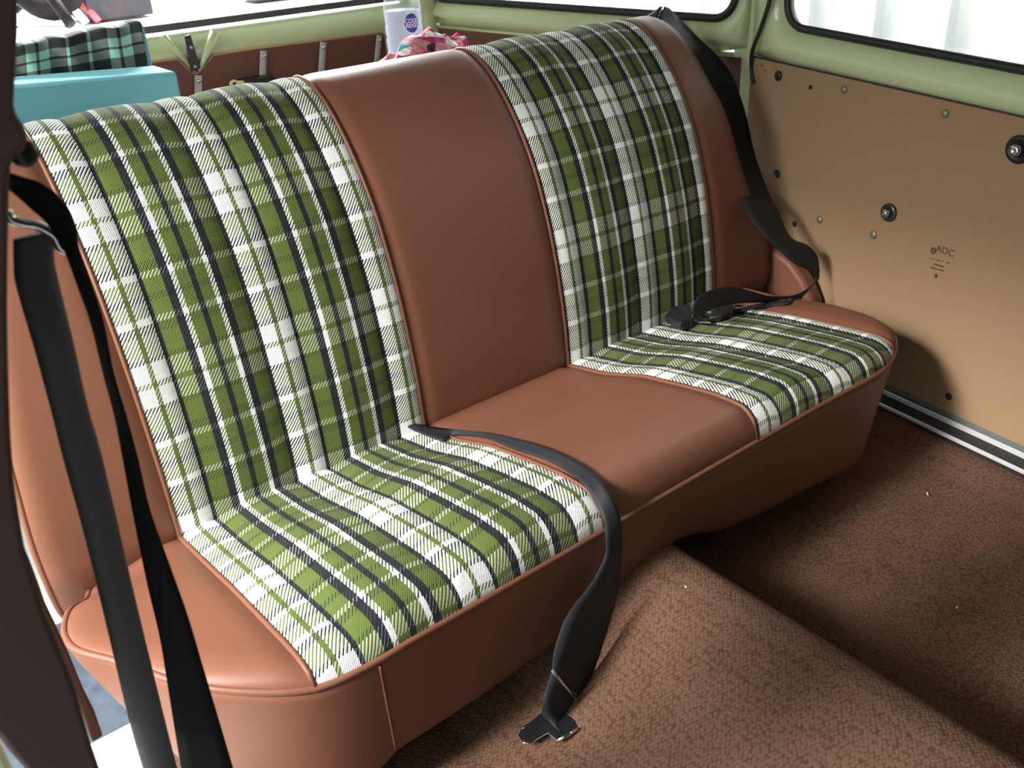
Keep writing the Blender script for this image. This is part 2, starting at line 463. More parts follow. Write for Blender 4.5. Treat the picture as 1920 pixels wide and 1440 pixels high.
pb = MB(); pb.tube([v+V((-.001, 0, 0)) for v in vl[0:nyb-6]], .0042, 8); pb.build('piping', M_VIN, BACK)
pb = MB(); pb.tube([v+V((.001, 0, 0)) for v in vr[-nyb:-6]], .0042, 8); pb.build('piping', M_VIN, BACK)

# ================================================================== FLOOR with tunnel
FZ = .13
TUN = [(.30, 0), (.42, .004), (.52, .028), (.60, .070), (.66, .108), (.70, .126), (.735, .134), (.765, .130), (.79, .108), (.815, .062), (.84, .022), (.87, .004), (.92, 0)]
def fz(x, y):
    h = interp(TUN, x)
    edge = .010*sstep(1.36, 1.46, x)+.0
    return FZ+h+edge+.003*noise.noise(V((x*5, y*5, 0)))
vs = []; fs = []; NX, NY = 150, 60
for i in range(NX+1):
    for j in range(NY+1):
        x = lerp(.13, 1.56, i/NX); y = lerp(-.9, 1.25, j/NY); vs.append(V((x, y, fz(x, y))))
for i in range(NX):
    for j in range(NY): a = i*(NY+1)+j; fs.append((a, a+NY+1, a+NY+2, a+1))
floor = mesh('floor', vs, fs, M_CARPET); tag(floor, kind='structure')
s_ = floor.modifiers.new('thick', 'SOLIDIFY'); s_.thickness = .02; s_.offset = -1
ss_ = floor.modifiers.new('sub', 'SUBSURF'); ss_.levels = 1; ss_.render_levels = 1
# riser under the seat
rb = MB(); rb.box((.16, .80, FZ-.005), (1.30, .83, .30)); o = rb.build('trim_1', M_CARPET, smooth=False); tag(o, kind='structure')
# cargo floor over the engine
rb = MB(); rb.box((-.02, 1.36, .56), (1.60, 2.2, .59)); o = rb.build('floor_cargo', M_VIN_BACKDROP, smooth=False, bevel=.003); tag(o, kind='structure')
# crumbs of lint on the carpet
for (p, a, l) in (((1739, 926), .8, .004), ((1794, 1139), .1, .0022), ((1286, 1101), 1.2, .002)):
    q = at(2, FZ+.004, *p) if p[0] > 1300 else at(2, FZ+.13, *p); lb = MB(); d = V((math.cos(a), math.sin(a), 0))*l
    lb.tube([q-d, q, q+d+V((0, 0, .001))], [.0005, .0009, .0005], 6)
    o = lb.build('lint', M_WHITE, org=q)
    tag(o, {1739: 'tiny white crumb on the carpet near the metal sill', 1794: 'tiny pale crumb on the carpet farther from the metal sill',
            1286: 'tiny pale fleck at the top end of the carpeted tunnel'}[p[0]], 'crumb')

# ================================================================== RIGHT DOOR
YA = .174
DP = V((1.589, 1.235, 0)); DD = V((-math.sin(YA), -math.cos(YA), 0)); DN = V((-math.cos(YA), math.sin(YA), 0))   # DD forward, DN into the car
def dw(a, n, z): return DP+DD*a+DN*n+V((0, 0, z))
def dpx(px, py, n=0):   # point of the door face (n inward) seen at a pixel
    return atplane(DP+DN*n, DN, px, py)
def strip(profile, a0, a1, fr, na=1):
    vs = []; fs = []; m = len(profile)
    for i in range(na+1):
        a = lerp(a0, a1, i/na)
        for (n, z) in profile: vs.append(fr(a, n, z))
    for i in range(na):
        for j in range(m-1): q = i*m+j; fs.append((q, q+1, q+m+1, q+m))
    return vs, fs
def roundrect(fr, a0, a1, z0, z1, r, n=0, k=8):
    pts = []
    for (ca, cz, st) in ((a0+r, z0+r, PI), (a1-r, z0+r, 1.5*PI), (a1-r, z1-r, 0), (a0+r, z1-r, .5*PI)):
        for i in range(k+1):
            t = st+.5*PI*i/k; pts.append(fr(ca+r*math.cos(t), n, cz+r*math.sin(t)))
    return pts
def frame_with_hole(fr, outer, hole, roll, n0=0, nout=.02):
    """painted panel between an outer rectangle and a rounded hole, edge of the hole rolled outwards"""
    a0, a1, z0, z1 = hole; k = 8; rings = []
    A0, A1, Z0, Z1 = outer
    def clampout(a, z):
        ca, cz = (a0+a1)/2, (z0+z1)/2; dx, dz = a-ca, z-cz; t = 9
        if dx > 0: t = min(t, (A1-ca)/dx)
        if dx < 0: t = min(t, (A0-ca)/dx)
        if dz > 0: t = min(t, (Z1-cz)/dz)
        if dz < 0: t = min(t, (Z0-cz)/dz)
        return ca+dx*t, cz+dz*t
    def rr(e, r):
        out = []
        for (ca, cz, st) in ((a0+roll, z0+roll, PI), (a1-roll, z0+roll, 1.5*PI), (a1-roll, z1-roll, 0), (a0+roll, z1-roll, .5*PI)):
            for i in range(k+1):
                t = st+.5*PI*i/k; out.append((ca+(roll+e)*math.cos(t), cz+(roll+e)*math.sin(t)))
        # straight runs get extra points
        res = []
        for i in range(len(out)):
            p, q = out[i], out[(i+1) % len(out)]; res.append(p)
            d = math.hypot(p[0]-q[0], p[1]-q[1])
            if d > .1:
                m = int(d/.08)
                for s in range(1, m): res.append((lerp(p[0], q[0], s/m), lerp(p[1], q[1], s/m)))
        return res
    base = rr(0, roll)
    for (e, n) in ((.0, -nout), (.004, -.013), (.010, -.005), (.020, .004), (.033, .012)):
        r_ = rr(e, roll)[:]
        rings.append([fr(p[0], n0+n, p[1]) for p in r_])
    o_ = [clampout(*p) for p in base]
    # corners of the outer rectangle
    mid = [(lerp(b[0], o[0], .35), lerp(b[1], o[1], .35)) for b, o in zip(rr(.033, roll), o_)]
    rings.append([fr(p[0], n0+.0150, p[1]) for p in mid])
    rings.append([fr(p[0], n0+.0, p[1]) for p in o_])
    n = min(len(r) for r in rings); vs = []; fs = []
    for r in rings: vs += r[:n]
    for i in range(len(rings)-1):
        for j in range(n): a = i*n+j; b = i*n+(j+1) % n; fs.append((a, b, b+n, a+n))
    return vs, fs
LEN = 1.25
DOOR = empty('door_1', dw(.6, 0, .14)); tag(DOOR, 'rear side door, pale green above bare hardboard', kind='structure')
A0d = (dpx(1474, 10)-DP).dot(DD); ZW = .786
ZC = lambda a: .724-.016*a/.6
# green upper frame of the door (kept inside the car's right side)
dwt = lambda a, n, z: dw(a, n, z-.030*(a-.1))
vs, fs = frame_with_hole(dwt, (.012, LEN, .715, 1.34), (A0d, LEN-.06, ZW, 1.26), .045)
o = mesh('door_frame', vs, fs, M_GREEN, DOOR); s_ = o.modifiers.new('t', 'SOLIDIFY'); s_.thickness = .003; s_.offset = 1
# hardboard card
cb = MB(); zc0, zc1 = .722, .690
poly = [dw(.030, .0, .165), dw(.018, .0, .45), dw(.018, .0, zc0), dw(LEN, 0, zc1), dw(LEN, 0, .165+.04), dw(.6, 0, .182)]
cb.prism(poly, DN*.005)
hb = cb.build('hardboard_panel', M_BOARD, DOOR, smooth=False, bevel=.001)
tag(hb, 'bare tan hardboard door card')
# thin vinyl/brown line on top of the board
cb = MB(); cb.tube([dw(.02, .006, zc0+.001), dw(LEN, .006, zc1+.001)], .0018, 6); cb.build('panel_edge', M_VIN_DARK, DOOR)
# steel below the card
cb = MB(); cb.box((0, 0, 0), (1, 1, 1))
cb = MB(); cb.prism([dw(0, .001, .12), dw(LEN, .001, .12), dw(LEN, .001, .21), dw(0, .001, .19)], -DN*.01)
cb.build('door_skin', mat('grey painted door bottom', (.13, .14, .13), .4), DOOR, smooth=False)
cb = MB(); cb.prism([dw(0, -.012, .12), dw(LEN, -.012, .12), dw(LEN, -.012, .72), dw(0, -.012, .73)], -DN*.01)
cb.build('door_skin', M_GREEN, DOOR, smooth=False)
# rubber gasket and pane
WIN = empty('window_1', dw(.6, 0, .8)); tag(WIN, kind='structure')
g = MB(); g.tube(roundrect(dwt, A0d, LEN-.06, ZW, 1.26, .045, n=-.004), .0075, 10, closed=True); g.build('window_seal', M_RUB, WIN)
g = MB(); g.prism([dw(A0d, -.02, ZW), dw(LEN-.06, -.02, ZW), dw(LEN-.06, -.02, 1.26), dw(A0d, -.02, 1.26)], DN*.003); g.build('glass_pane', M_GLASS, WIN, smooth=False)
# clips, plugs and the window winder hub
def stud(px, py, rpx, kind, name, parent=DOOR):
    c = dpx(px, py, .005); r = rpx*(c-CAM).length/FPX*1.05; b = MB()
    if kind == 'clip': b.lathe([(r, 0), (r, .001), (r*.8, .003), (r*.35, .0042), (0.0001, .0042)], c, DN, 18); m = M_CLIP
    elif kind == 'hole': b.lathe([(r, 0), (r*1.0, .0012), (r*.8, .0012), (r*.7, .0006), (.0001, .0006)], c, DN, 18); m = M_HOLE
    elif kind == 'plug': b.lathe([(r, 0), (r, .002), (r*.7, .0045), (.0001, .005)], c, DN, 18); m = M_BLK
    return b.build(name, m, parent)
for (x, y, r) in ((1583, 168, 6.5), (1772, 213, 7), (1537, 412, 6.5), (1638, 440, 7)): stud(x, y, r, 'clip', 'clip')
for (x, y, r) in ((1520, 164, 3.6), (1530, 553, 4), (1779, 743, 6), (1490, 420, 5)): stud(x, y, r, 'hole', 'screw_hole')
for (x, y, r) in ((1460, 142, 8), (1457, 326, 7)): stud(x, y, r, 'plug', 'rubber_plug')
def hub(px, py, r, ring):
    c = dpx(px, py, .005); b = MB(); R_ = r*(c-CAM).length/FPX
    b.lathe([(R_, 0), (R_, .003), (R_*.93, .0055), (R_*.72, .006), (R_*.6, .004), (.0001, .004)], c, DN, 28)
    o = b.build('hub', ring, DOOR)
    b = MB(); b.lathe([(R_*.42, .002), (R_*.42, .010), (R_*.33, .013), (R_*.15, .0135), (.0001, .011)], c+DN*.002, DN, 20); b.build('spindle', M_CHROME, o)
hub(1668, 398, 16, mat('dark steel hub', (.10, .12, .11), .28, .8)); hub(1912, 280, 23, M_BLK)
# small paper-like sliver stuck at the top rear corner
p = dpx(1431, 127, .006); b = MB(); b.tube([p+V((0, .006, .006)), p, p+V((0, -.006, -.006))], [.0016, .0022, .0016], 6); b.build('clip', M_CLIP, DOOR)
# ink stamp on the board: sun mark, letters, three illegible lines, small star
inkz = .0056
def inkpt(px, py): return dpx(px, py, inkz)
b = MB(); c = inkpt(1750, 470); ua = DD; uz = V((0, 0, 1))
n = 12; ring = []
k1 = 6.3*(c-CAM).length/FPX
for i in range(n):
    a = 2*PI*i/n; d = ua*math.cos(a)+uz*math.sin(a); s = ua*math.cos(a+.5*PI)+uz*math.sin(a+.5*PI)
    b.prism([c+d*k1*.45-s*k1*.14, c+d*k1*1.25, c+d*k1*.45+s*k1*.14], DN*.0003)
for i in range(20):
    a0_, a1_ = 2*PI*i/20, 2*PI*(i+1)/20
    d0 = ua*math.cos(a0_)+uz*math.sin(a0_); d1 = ua*math.cos(a1_)+uz*math.sin(a1_)
    b.prism([c+d0*k1*.38, c+d1*k1*.38, c+d1*k1*.62, c+d0*k1*.62], DN*.0003)
c2 = inkpt(1755, 517)
for i in range(8):
    a = 2*PI*i/8; d = ua*math.cos(a)+uz*math.sin(a); s = ua*math.cos(a+.5*PI)+uz*math.sin(a+.5*PI)
    b.prism([c2+d*k1*.05-s*k1*.12, c2+d*k1*.8, c2+d*k1*.05+s*k1*.12], DN*.0003)
rnd = random.Random(2)
for (xa, ya, xb, yb, gaps) in ((1743.5, 484, 1780, 493, (.28, .62, .74)), (1751, 494.5, 1769, 500, (.5,)), (1745, 501, 1769, 508, (.45,))):
    t = 0
    while t < 1:
        w = rnd.uniform(.04, .07)
        if not any(abs(t-g_) < .035 for g_ in gaps):
            p = inkpt(lerp(xa, xb, t), lerp(ya, yb, t)); h = k1*rnd.uniform(.2, .36); l = k1*.16
            b.prism([p-uz*h*.5, p-uz*h*.5+ua*l, p+uz*h*.5+ua*l, p+uz*h*.5], DN*.0003)
        t += w
STAMP = b.build('ink_stamp', M_INK, hb, smooth=False)
def text_mesh(name, body, size, fr, m, parent, font_scale=(1, 1), ext=.0003, align='CENTER'):
    cu = bpy.data.curves.new(name, 'FONT'); cu.body = body; cu.size = size; cu.extrude = ext; cu.align_x = align; cu.align_y = 'CENTER'; cu.resolution_u = 3
    cu.offset = size*.012
    to = bpy.data.objects.new(name+'_t', cu); COL.objects.link(to)
    dg = bpy.context.evaluated_depsgraph_get(); me = bpy.data.meshes.new_from_object(to.evaluated_get(dg))
    vs = [fr(v.co.x*font_scale[0], v.co.y*font_scale[1], v.co.z) for v in me.vertices]; fs = [tuple(p.vertices) for p in me.polygons]
    bpy.data.objects.remove(to); bpy.data.meshes.remove(me)
    return mesh(name, vs, fs, m, parent, smooth=False)
pt = inkpt(1772, 471)
text_mesh('ink_letters', 'ADC', .017, lambda x, y, z: pt+ua*x+uz*y+DN*z, mat('faint ink', (.12, .075, .045), .8), hb)

# black door seal running down the pillar joint, and the steel flange beside it
sl = [(1449, -40), (1443, 0), (1437, 22), (1424, 60), (1413, 88), (1409.5, 104), (1409, 125), (1411, 145), (1414, 156)]
b = MB(); b.tube(catmull([dpx(x, y, .022 if y < 95 else (.014 if y < 110 else .006)) for x, y in sl], 5), .0042, 8)
o = b.build('door_seal', M_RUB); tag(o, kind='structure')
fl = [(1404, 103), (1406, 150), (1411, 200), (1415, 250), (1417.5, 285)]
b = MB(); b.ribbon([(dpx(x, y, -.004), dpx(x+3.5, y, .004)) for x, y in fl], .002); o = b.build('trim_2', mat('grey green painted flange', (.20, .24, .17), .4)); tag(o, kind='structure')

# aluminium sill strip between door and carpet
SP = lambda px, py: atplane(DP+DN*.016, DN, px, py)
b = MB()
def rail(z0, z1, n0, n1, e):
    b.prism([dw(.34, n0, z0), dw(.34, n1, z0), dw(.34, n1, z1), dw(.34, n0, z1)], DD*0)
SILL = empty('trim_3', dw(.6, .01, .15)); tag(SILL, 'bright aluminium sill strip', kind='structure')
def sill_piece(name, offs, m, bev):
    vs = []; b = MB()
    ends = []
    for a, dz in ((.05, -.014), (LEN, .040)):
        ends.append([dw(a, n, z+dz) for n, z in offs])
    n = len(offs); b.add(ends[0]+ends[1], [tuple(range(n)), tuple(range(n, 2*n))[::-1]]+[(i, (i+1) % n, n+(i+1) % n, n+i) for i in range(n)])
    b.build(name, m, SILL, smooth=False, bevel=bev)
M_RIDGE = mat('bright anodised ridge', (.8, .81, .82), .3, .4)
sill_piece('ridge', [(.004, .150), (.004, .160), (.0075, .160), (.0075, .150)], M_RIDGE, .001)
sill_piece('ridge', [(.029, .139), (.029, .146), (.033, .146), (.033, .139)], M_RIDGE, .001)
sill_piece('channel', [(.004, .138), (.004, .1505), (.030, .1405), (.030, .130)], mat('dark channel', (.035, .035, .036), .35, .3), .0)

# ================================================================== REAR QUARTER (right wall behind the door)
QA = V((1.590, 1.237, 0)); QB = V((1.474, 2.2, 0)); QD = (QB-QA).normalized(); QN = V((-QD.y, QD.x, 0)); QL = (QB-QA).length
if QN.x > 0: QN = -QN
def qw(a, n, z): return QA+QD*a+QN*n+V((0, 0, z))
vs, fs = frame_with_hole(qw, (0.0, QL+.0, .722, 1.34), (.035, QL-.015, .786, 1.26), .05)
wr = mesh('wall_right', vs, fs, M_GREEN); tag(wr, kind='structure'); s_ = wr.modifiers.new('t', 'SOLIDIFY'); s_.thickness = .003; s_.offset = 1
b = MB(); b.prism([qw(-.0, -.006, .1), qw(QL, -.006, .1), qw(QL, -.006, .724), qw(0, -.006, .724)], -QN*.01); b.build('panel', M_GREEN, wr, smooth=False)
b = MB(); b.prism([qw(.012, 0, .12), qw(QL, 0, .12), qw(QL, 0, .716), qw(.012, 0, .716)], -QN*.004)
o = b.build('trim_4', M_VIN_BACKDROP, smooth=False, bevel=.001); tag(o, kind='structure')
b = MB(); b.tube([qw(.03, .004, .720), qw(QL-.01, .004, .720)], .0045, 8); b.build('lip', M_GREEN, wr)
b = MB(); b.prism([qw(.034, -.005, .1), dw(.05, -.005, .1), dw(.05, -.035, .1), qw(.034, -.035, .1)], V((0, 0, 1.3)))
o = b.build('trim_11', M_GREEN, smooth=False, bevel=.002); tag(o, kind='structure')
WIN2 = empty('window_2', qw(.5, 0, .8)); tag(WIN2, kind='structure')
g = MB(); g.tube(roundrect(qw, .035, QL-.015, .786, 1.26, .05, n=-.004), .0085, 10, closed=True); g.build('window_seal', M_RUB, WIN2)
g = MB(); g.prism([qw(.035, -.02, .786), qw(QL-.015, -.02, .786), qw(QL-.015, -.02, 1.26), qw(.035, -.02, 1.26)], QN*.003); g.build('glass_pane', M_GLASS, WIN2, smooth=False)
# corner post
b = MB(); b.tube(catmull([(1.468, 2.185, .55), (1.466, 2.185, .74), (1.455, 2.180, .80), (1.44, 2.165, .95), (1.42, 2.14, 1.3)], 6), [.028]*24+[.03], 14)
o = b.build('trim_5', M_GREEN); tag(o, kind='structure')
# wheel arch cover right of the seat
b = MB()
wa = [(1.42, 1.25, .13), (1.42, 1.0, .30), (1.425, .955, .30)]
poly = [(.955, .14), (.958, .295), (.985, .335), (1.02, .365), (1.06, .38), (1.22, .39), (1.22, .14)]
b.prism([V((1.49, y, z)) for y, z in poly], V((.04, 0, 0)))
o = b.build('wheel_arch_cover', M_VIN, bevel=.01, seg=3); tag(o, 'brown vinyl wheel arch cover between the backrest and the hardboard door', 'wheel arch cover')

# ================================================================== BACK WALL (tailgate)
YB = 2.2
def bp_(px, py, y=YB): return at(1, y, px, py)
zt = .722
TG = empty('wall_back', V((.75, YB, .6))); tag(TG, 'tailgate, pale green with brown vinyl card', kind='structure')
def bw(a, n, z): return V((a, YB-n, z))
prof = [(0, .60), (0, .722), (.004, .733), (.004, .746), (-.002, .758), (-.012, .769), (-.026, .778), (-.05, .786)]
vs, fs = strip(prof, -.02, 1.46, bw, 12); mesh('sill', vs, fs, M_GREEN, TG)
# upper frame round the rear window
b = MB(); b.box((-.05, YB+.02, 1.28), (1.5, YB+.06, 1.36)); b.box((-.05, YB+.02, .78), (.02, YB+.06, 1.3)); b.box((1.42, YB+.02, .79), (1.48, YB+.06, 1.3)); b.build('window_frame', M_GREEN, TG, smooth=False, bevel=.004)
g = MB(); g.prism([V((-.02, YB+.03, .786)), V((1.44, YB+.03, .786)), V((1.44, YB+.03, .803)), V((-.02, YB+.03, .803))], V((0, .012, 0))); 
WIN3 = empty('window_3', V((.7, YB+.04, .8))); tag(WIN3, kind='structure'); g.build('window_seal', mat('grey rubber strip', (.075, .08, .08), .5), WIN3, smooth=False, bevel=.003)
g = MB(); g.box((0, YB+.034, .80), (1.44, YB+.037, 1.28)); g.build('glass_pane', M_GLASS, WIN3, smooth=False)
# vinyl card with the V notch
nt_ = [bp_(292, 115), bp_(330, 110), bp_(345, 124), bp_(358, 136), bp_(366, 137.5), bp_(378, 126), bp_(397, 103)]
top = [V((-.02, YB, .722))]+nt_+[bp_(480, 90), bp_(714, 61.5), bp_(717, 66), V((1.33, YB, .59)), V((-.02, YB, .59))]
b = MB(); b.prism([V((p.x, YB-.003, p.z)) for p in top], V((0, -.006, 0)))
o = b.build('vinyl_card', M_VIN_BACKDROP, TG, smooth=False)
b = MB(); b.tube([V((p.x, YB-.008, p.z)) for p in top[:-3]], .0022, 6); b.build('card_edge', mat('bare board edge', (.45, .26, .12), .7), TG)
# raised pressed edges round the notch and the stay arm
for (p, q) in (((303, 66), (362, 134)), ((402, 62), (370, 132))):
    P, Q = bp_(*p), bp_(*q); r0 = .008 if p[0] < 350 else .014
    b = MB(); b.tube([V((P.x, YB-.006, P.z)), V((Q.x, YB-.008, Q.z))], [r0, .004], 8); b.build('pressed_edge', M_GREEN, TG)
P, Q = bp_(349, 66), bp_(362, 128); b = MB()
b.prism([V((P.x-.008, YB-.012, P.z)), V((P.x+.006, YB-.012, P.z+.002)), V((Q.x+.012, YB-.014, Q.z)), V((Q.x-.011, YB-.014, Q.z-.006))], V((0, .004, 0)))
arm = b.build('stay_arm', M_BLK, TG, smooth=False, bevel=.001)
for f_ in (.35, .93):
    c = P.lerp(Q, f_); b = MB(); b.lathe([(.0035, 0), (.0035, .002), (.0015, .003), (.0001, .003)], V((c.x, YB-.014, c.z)), V((0, -1, 0)), 12); b.build('rivet', M_ZINC, arm)
# luggage strips
def lug(pt_, pb_, w, flat):
    P, Q = bp_(*pt_), bp_(*pb_); y0 = YB-.0135
    P = V((P.x, y0, P.z)); Q = V((Q.x, y0, Q.z)); d = (Q-P).normalized(); s = V((d.z, 0, -d.x)).normalized()
    if s.x < 0: s = -s
    b = MB()
    pf = [(-w, 0), (-w*.8, -.004), (-w*.3, -.005), (w*.3, -.005), (w*.8, -.004), (w, 0)] if not flat else [(-w, 0), (-w, -.002), (w, -.002), (w, 0)]
    Q2 = Q+d*.02
    b.add([e+s*a+V((0, c, 0)) for e in (P, Q2) for a, c in pf], [tuple(range(len(pf))), tuple(range(len(pf), 2*len(pf)))[::-1]]+[(i, i+1, len(pf)+i+1, len(pf)+i) for i in range(len(pf)-1)]+[(len(pf)-1, 0, len(pf), 2*len(pf)-1)])
    st = b.build('luggage_strip', M_ZINC, TG, smooth=False)
    b = MB(); b.lathe([(.0045, 0), (.0042, .002), (.002, .0032), (.0001, .0032)], P+d*.012+V((0, -.005, 0)), V((0, -1, 0)), 14); b.build('screw', M_CHROME, st)
lug((367, 140), (367, 190), .0085, True); lug((489, 94), (487, 168), .0085, False); lug((601, 78), (596, 152), .0085, False); lug((706, 65), (699, 130), .0075, False)
# latch with cream tab
P = bp_(475, 152); b = MB(); b.box((P.x-.045, YB-.05, P.z-.014), (P.x+.035, YB-.009, P.z+.014)); la = b.build('latch', M_BLK, TG, smooth=False, bevel=.004)
P = at(1, 2.12, 441, 157); b = MB()
poly = [P+V((.013*math.cos(a)*(1.0 if math.cos(a) < 0 else 1.9), 0, .009*math.sin(a)*(1 if math.cos(a) < .3 else .6))) for a in [2*PI*k/20 for k in range(20)]]
b.prism(poly, V((0, .004, 0)));
b.build('tab', M_CREAM, la, smooth=False, bevel=.0008)
b = MB(); b.lathe([(.004, 0), (.004, .0012), (.0001, .0012)], P+V((-.002, -.0002, 0)), V((0, -1, 0)), 14); b.build('tab_hole', M_HOLE, la)
P2 = at(1, 2.1, 490, 160); b = MB(); b.tube([P+V((.02, 0, -.002)), P2, P2+V((.04, 0, .0))], .004, 8); b.build('pull_rod', M_CHROME, la)

# ================================================================== CAR SHELL out of frame (shades the seat)
b = MB(); b.box((-.10, -1.3, 1.42), (1.75, 2.4, 1.46)); o = b.build('ceiling', mat('grey headliner', (.22, .21, .18), .9), smooth=False, bevel=.005); tag(o, kind='structure')
b = MB(); b.box((1.42, -1.3, .1), (1.50, dw(LEN, 0, 0).y-.02, .75)); b.box((1.40, -.10, .75), (1.46, -.02, 1.42)); o = b.build('wall_front_right', M_GREEN, smooth=False); tag(o, kind='structure')
b = MB(); b.box((-.10, -1.35, -.1), (1.75, -1.28, 1.46)); b.box((-.10, -1.28, .1), (1.5, -1.0, .85)); o = b.build('wall_front_block', mat('dark grey dash', (.05, .05, .05), .6), smooth=False); tag(o, kind='structure')  # solid front without a windscreen, added to keep light off the backrest
b = MB(); b.box((1.44, -1.3, .75), (1.47, dw(LEN, 0, 0).y-.02, 1.42)); o = b.build('wall_front_right_block', M_VIN_DARK, smooth=False); tag(o, kind='structure')  # unseen panel added over the front window to cut light
b = MB(); b.box((-.10, -1.3, -.1), (-.06, -.22, 1.46)); o = b.build('wall_front_left_block', mat('dark door card', (.06, .035, .025), .6), smooth=False); tag(o, kind='structure')  # unseen slab added to narrow the left opening against frontal light
# left side behind the pillar
b = MB(); b.box((-.09, 1.28, .60), (-.05, 2.2, .775)); b.box((-.09, 1.28, .775), (-.05, 1.36, 1.42)); b.box((-.09, 2.12, .775), (-.05, 2.24, 1.42))
b.box((-.09, 1.28, .10), (-.05, 2.2, .60)); b.box((-.09, .53, 1.36), (-.05, 2.2, 1.42))
wl = b.build('wall_left', M_GREEN, smooth=False); tag(wl, kind='structure')

# ================================================================== FOREGROUND PILLAR
YP = .42
edge = [(40, -90), (38, 0), (37, 60), (33, 130), (29, 195), (34, 222), (46, 232), (52, 248), (54, 268), (48, 284), (33, 294), (24, 310), (20, 340), (19, 420), (17.5, 500), (17, 600), (19, 700), (22, 800), (28, 900), (37, 960),
        (48, 1027), (67, 1087), (84, 1150), (110, 1210), (143, 1293), (170, 1390), (187, 1440), (215, 1520)]
poly = [at(1, YP, *p) for p in edge]+[at(1, YP, *p) for p in ((120, 1540), (80, 1490), (43, 1440), (20, 1415), (0, 1387), (-70, 1320), (-160, 1260), (-160, -90))]
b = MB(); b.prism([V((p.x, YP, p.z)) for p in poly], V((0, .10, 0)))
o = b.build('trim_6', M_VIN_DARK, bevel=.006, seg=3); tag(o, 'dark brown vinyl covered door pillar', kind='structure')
# green body below it
b = MB(); b.box((-.30, .56, .10), (-.012, .62, .98)); o = b.build('trim_7', M_GREEN, smooth=False, bevel=.004); tag(o, kind='structure')
# tan strip parallel to the pillar
YT = .58
L1 = [(40, 1040), (60, 1098), (70, 1131), (92, 1190), (115, 1240), (140, 1300), (160, 1350), (174, 1393)]
L2 = [(52, 1040), (74, 1098), (85, 1131), (109, 1180), (130, 1226), (157, 1292), (177, 1332), (194, 1381)]
b = MB(); P_ = [at(1, YT, *p) for p in L1]+[at(1, YT, *p) for p in L2[::-1]]
b.prism(P_, V((0, .012, 0))); o = b.build('trim_8', M_VIN, smooth=True, bevel=.003, seg=3); tag(o, 'tan vinyl edging strip beside the pillar', kind='structure')
# steel step below
b = MB(); b.box((-.05, .30, .09), (.135, 1.25, .128)); o = b.build('trim_9', M_STEEL, smooth=False, bevel=.004); tag(o, kind='structure')
b = MB(); b.box((-.05, .55, .128), (.118, .985, .132)); o = b.build('sunlit_floor_plate', M_WHITE, smooth=False); tag(o, kind='structure')  # white plate stands in for the sunlit floor beside the seat

# ================================================================== BELTS
# -- near belt on the pillar
FB = empty('seat_belt', at(1, .5, 75, 440)); tag(FB, 'black seat belt with grey sleeve hanging from the pillar at the left edge', 'seat belt')
sl_l = [(19, 440), (20, 481), (25, 527), (62, 652), (94, 768), (115, 850), (150, 973), (192, 1137), (243, 1342), (272, 1440), (300, 1540)]
sl_r = [(112, 440), (106, 481), (112, 527), (142, 652), (167, 768), (190, 850), (219, 973), (256, 1137), (304, 1342), (328, 1440), (355, 1540)]
YS = .50
def tubepx(la, lb, y, n=5):
    A = [at(1, y, *p) for p in la]; B = [at(1, y, *p) for p in lb]
    A = catmull(A, n); B = catmull(B, n)
    return [(a+b_)/2 for a, b_ in zip(A, B)], [((a-b_).length)/2*.93 for a, b_ in zip(A, B)]
cpts, cr = tubepx(sl_l, sl_r, YS)
e_ = cpts[-1]; cpts += [e_+V((.01, 0, -(e_.z-.14)*k_)) for k_ in (.3, .65, 1)]; cr += [cr[-1]]*3
# flattened sleeve
b = MB(); vs = []; n = 20
for p, r in zip(cpts, cr):
    for k in range(n):
        a = 2*PI*k/n; vs.append(p+V((r*math.cos(a), r*.35*math.sin(a), 0))+V((0, 0, 0)))
fs = [(i*n+k, i*n+(k+1) % n, (i+1)*n+(k+1) % n, (i+1)*n+k) for i in range(len(cpts)-1) for k in range(n)]+[tuple(range(n)), tuple((len(cpts)-1)*n+k for k in range(n))]
b.add(vs, fs); b.build('sleeve', M_SLEEVE, FB)
# chrome slot guide at its top
b = MB(); b.tube(catmull([at(1, .495, *p) for p in ((14, 396), (20, 410), (40, 418), (70, 423), (100, 440), (112, 462), (124, 470))], 4), .0026, 8); b.build('guide', M_CHROME, FB)
w_l = [(-20, 345), (12, 350), (40, 372), (62, 392), (85, 412), (106, 440), (125, 472), (150, 540), (175, 612), (200, 714), (217, 777), (233, 860), (251, 960), (277, 1093), (300, 1193), (316, 1293), (340, 1440), (362, 1540)]
w_r = [(0, 322), (45, 336), (75, 345), (105, 366), (128, 395), (141, 430), (146, 470), (169, 535), (190, 600), (210, 700), (233, 777), (258, 868), (280, 960), (317, 1060), (353, 1160), (383, 1260), (437, 1440), (465, 1540)]
secs = smooth_secs([(at(1, .485, *a), at(1, .475, *c)) for a, c in zip(w_l, w_r)], 4)
e_ = secs[-1]; secs += [(e_[0]+V((.005, 0, -(e_[0].z-.14)*k_)), e_[1]+V((-.02*k_, 0, -(e_[1].z-.14)*k_))) for k_ in (.3, .65, 1)]
b = MB(); b.ribbon(secs, .0022); b.build('webbing', M_BELT_NEAR, FB)
P = at(1, .45, 40, 285); b = MB(); b.lathe([(.006, 0), (.006, .005), (.004, .007), (.0001, .007)], P, V((0, -1, 0)), 18); b.build('anchor_bolt', M_BLK, FB)

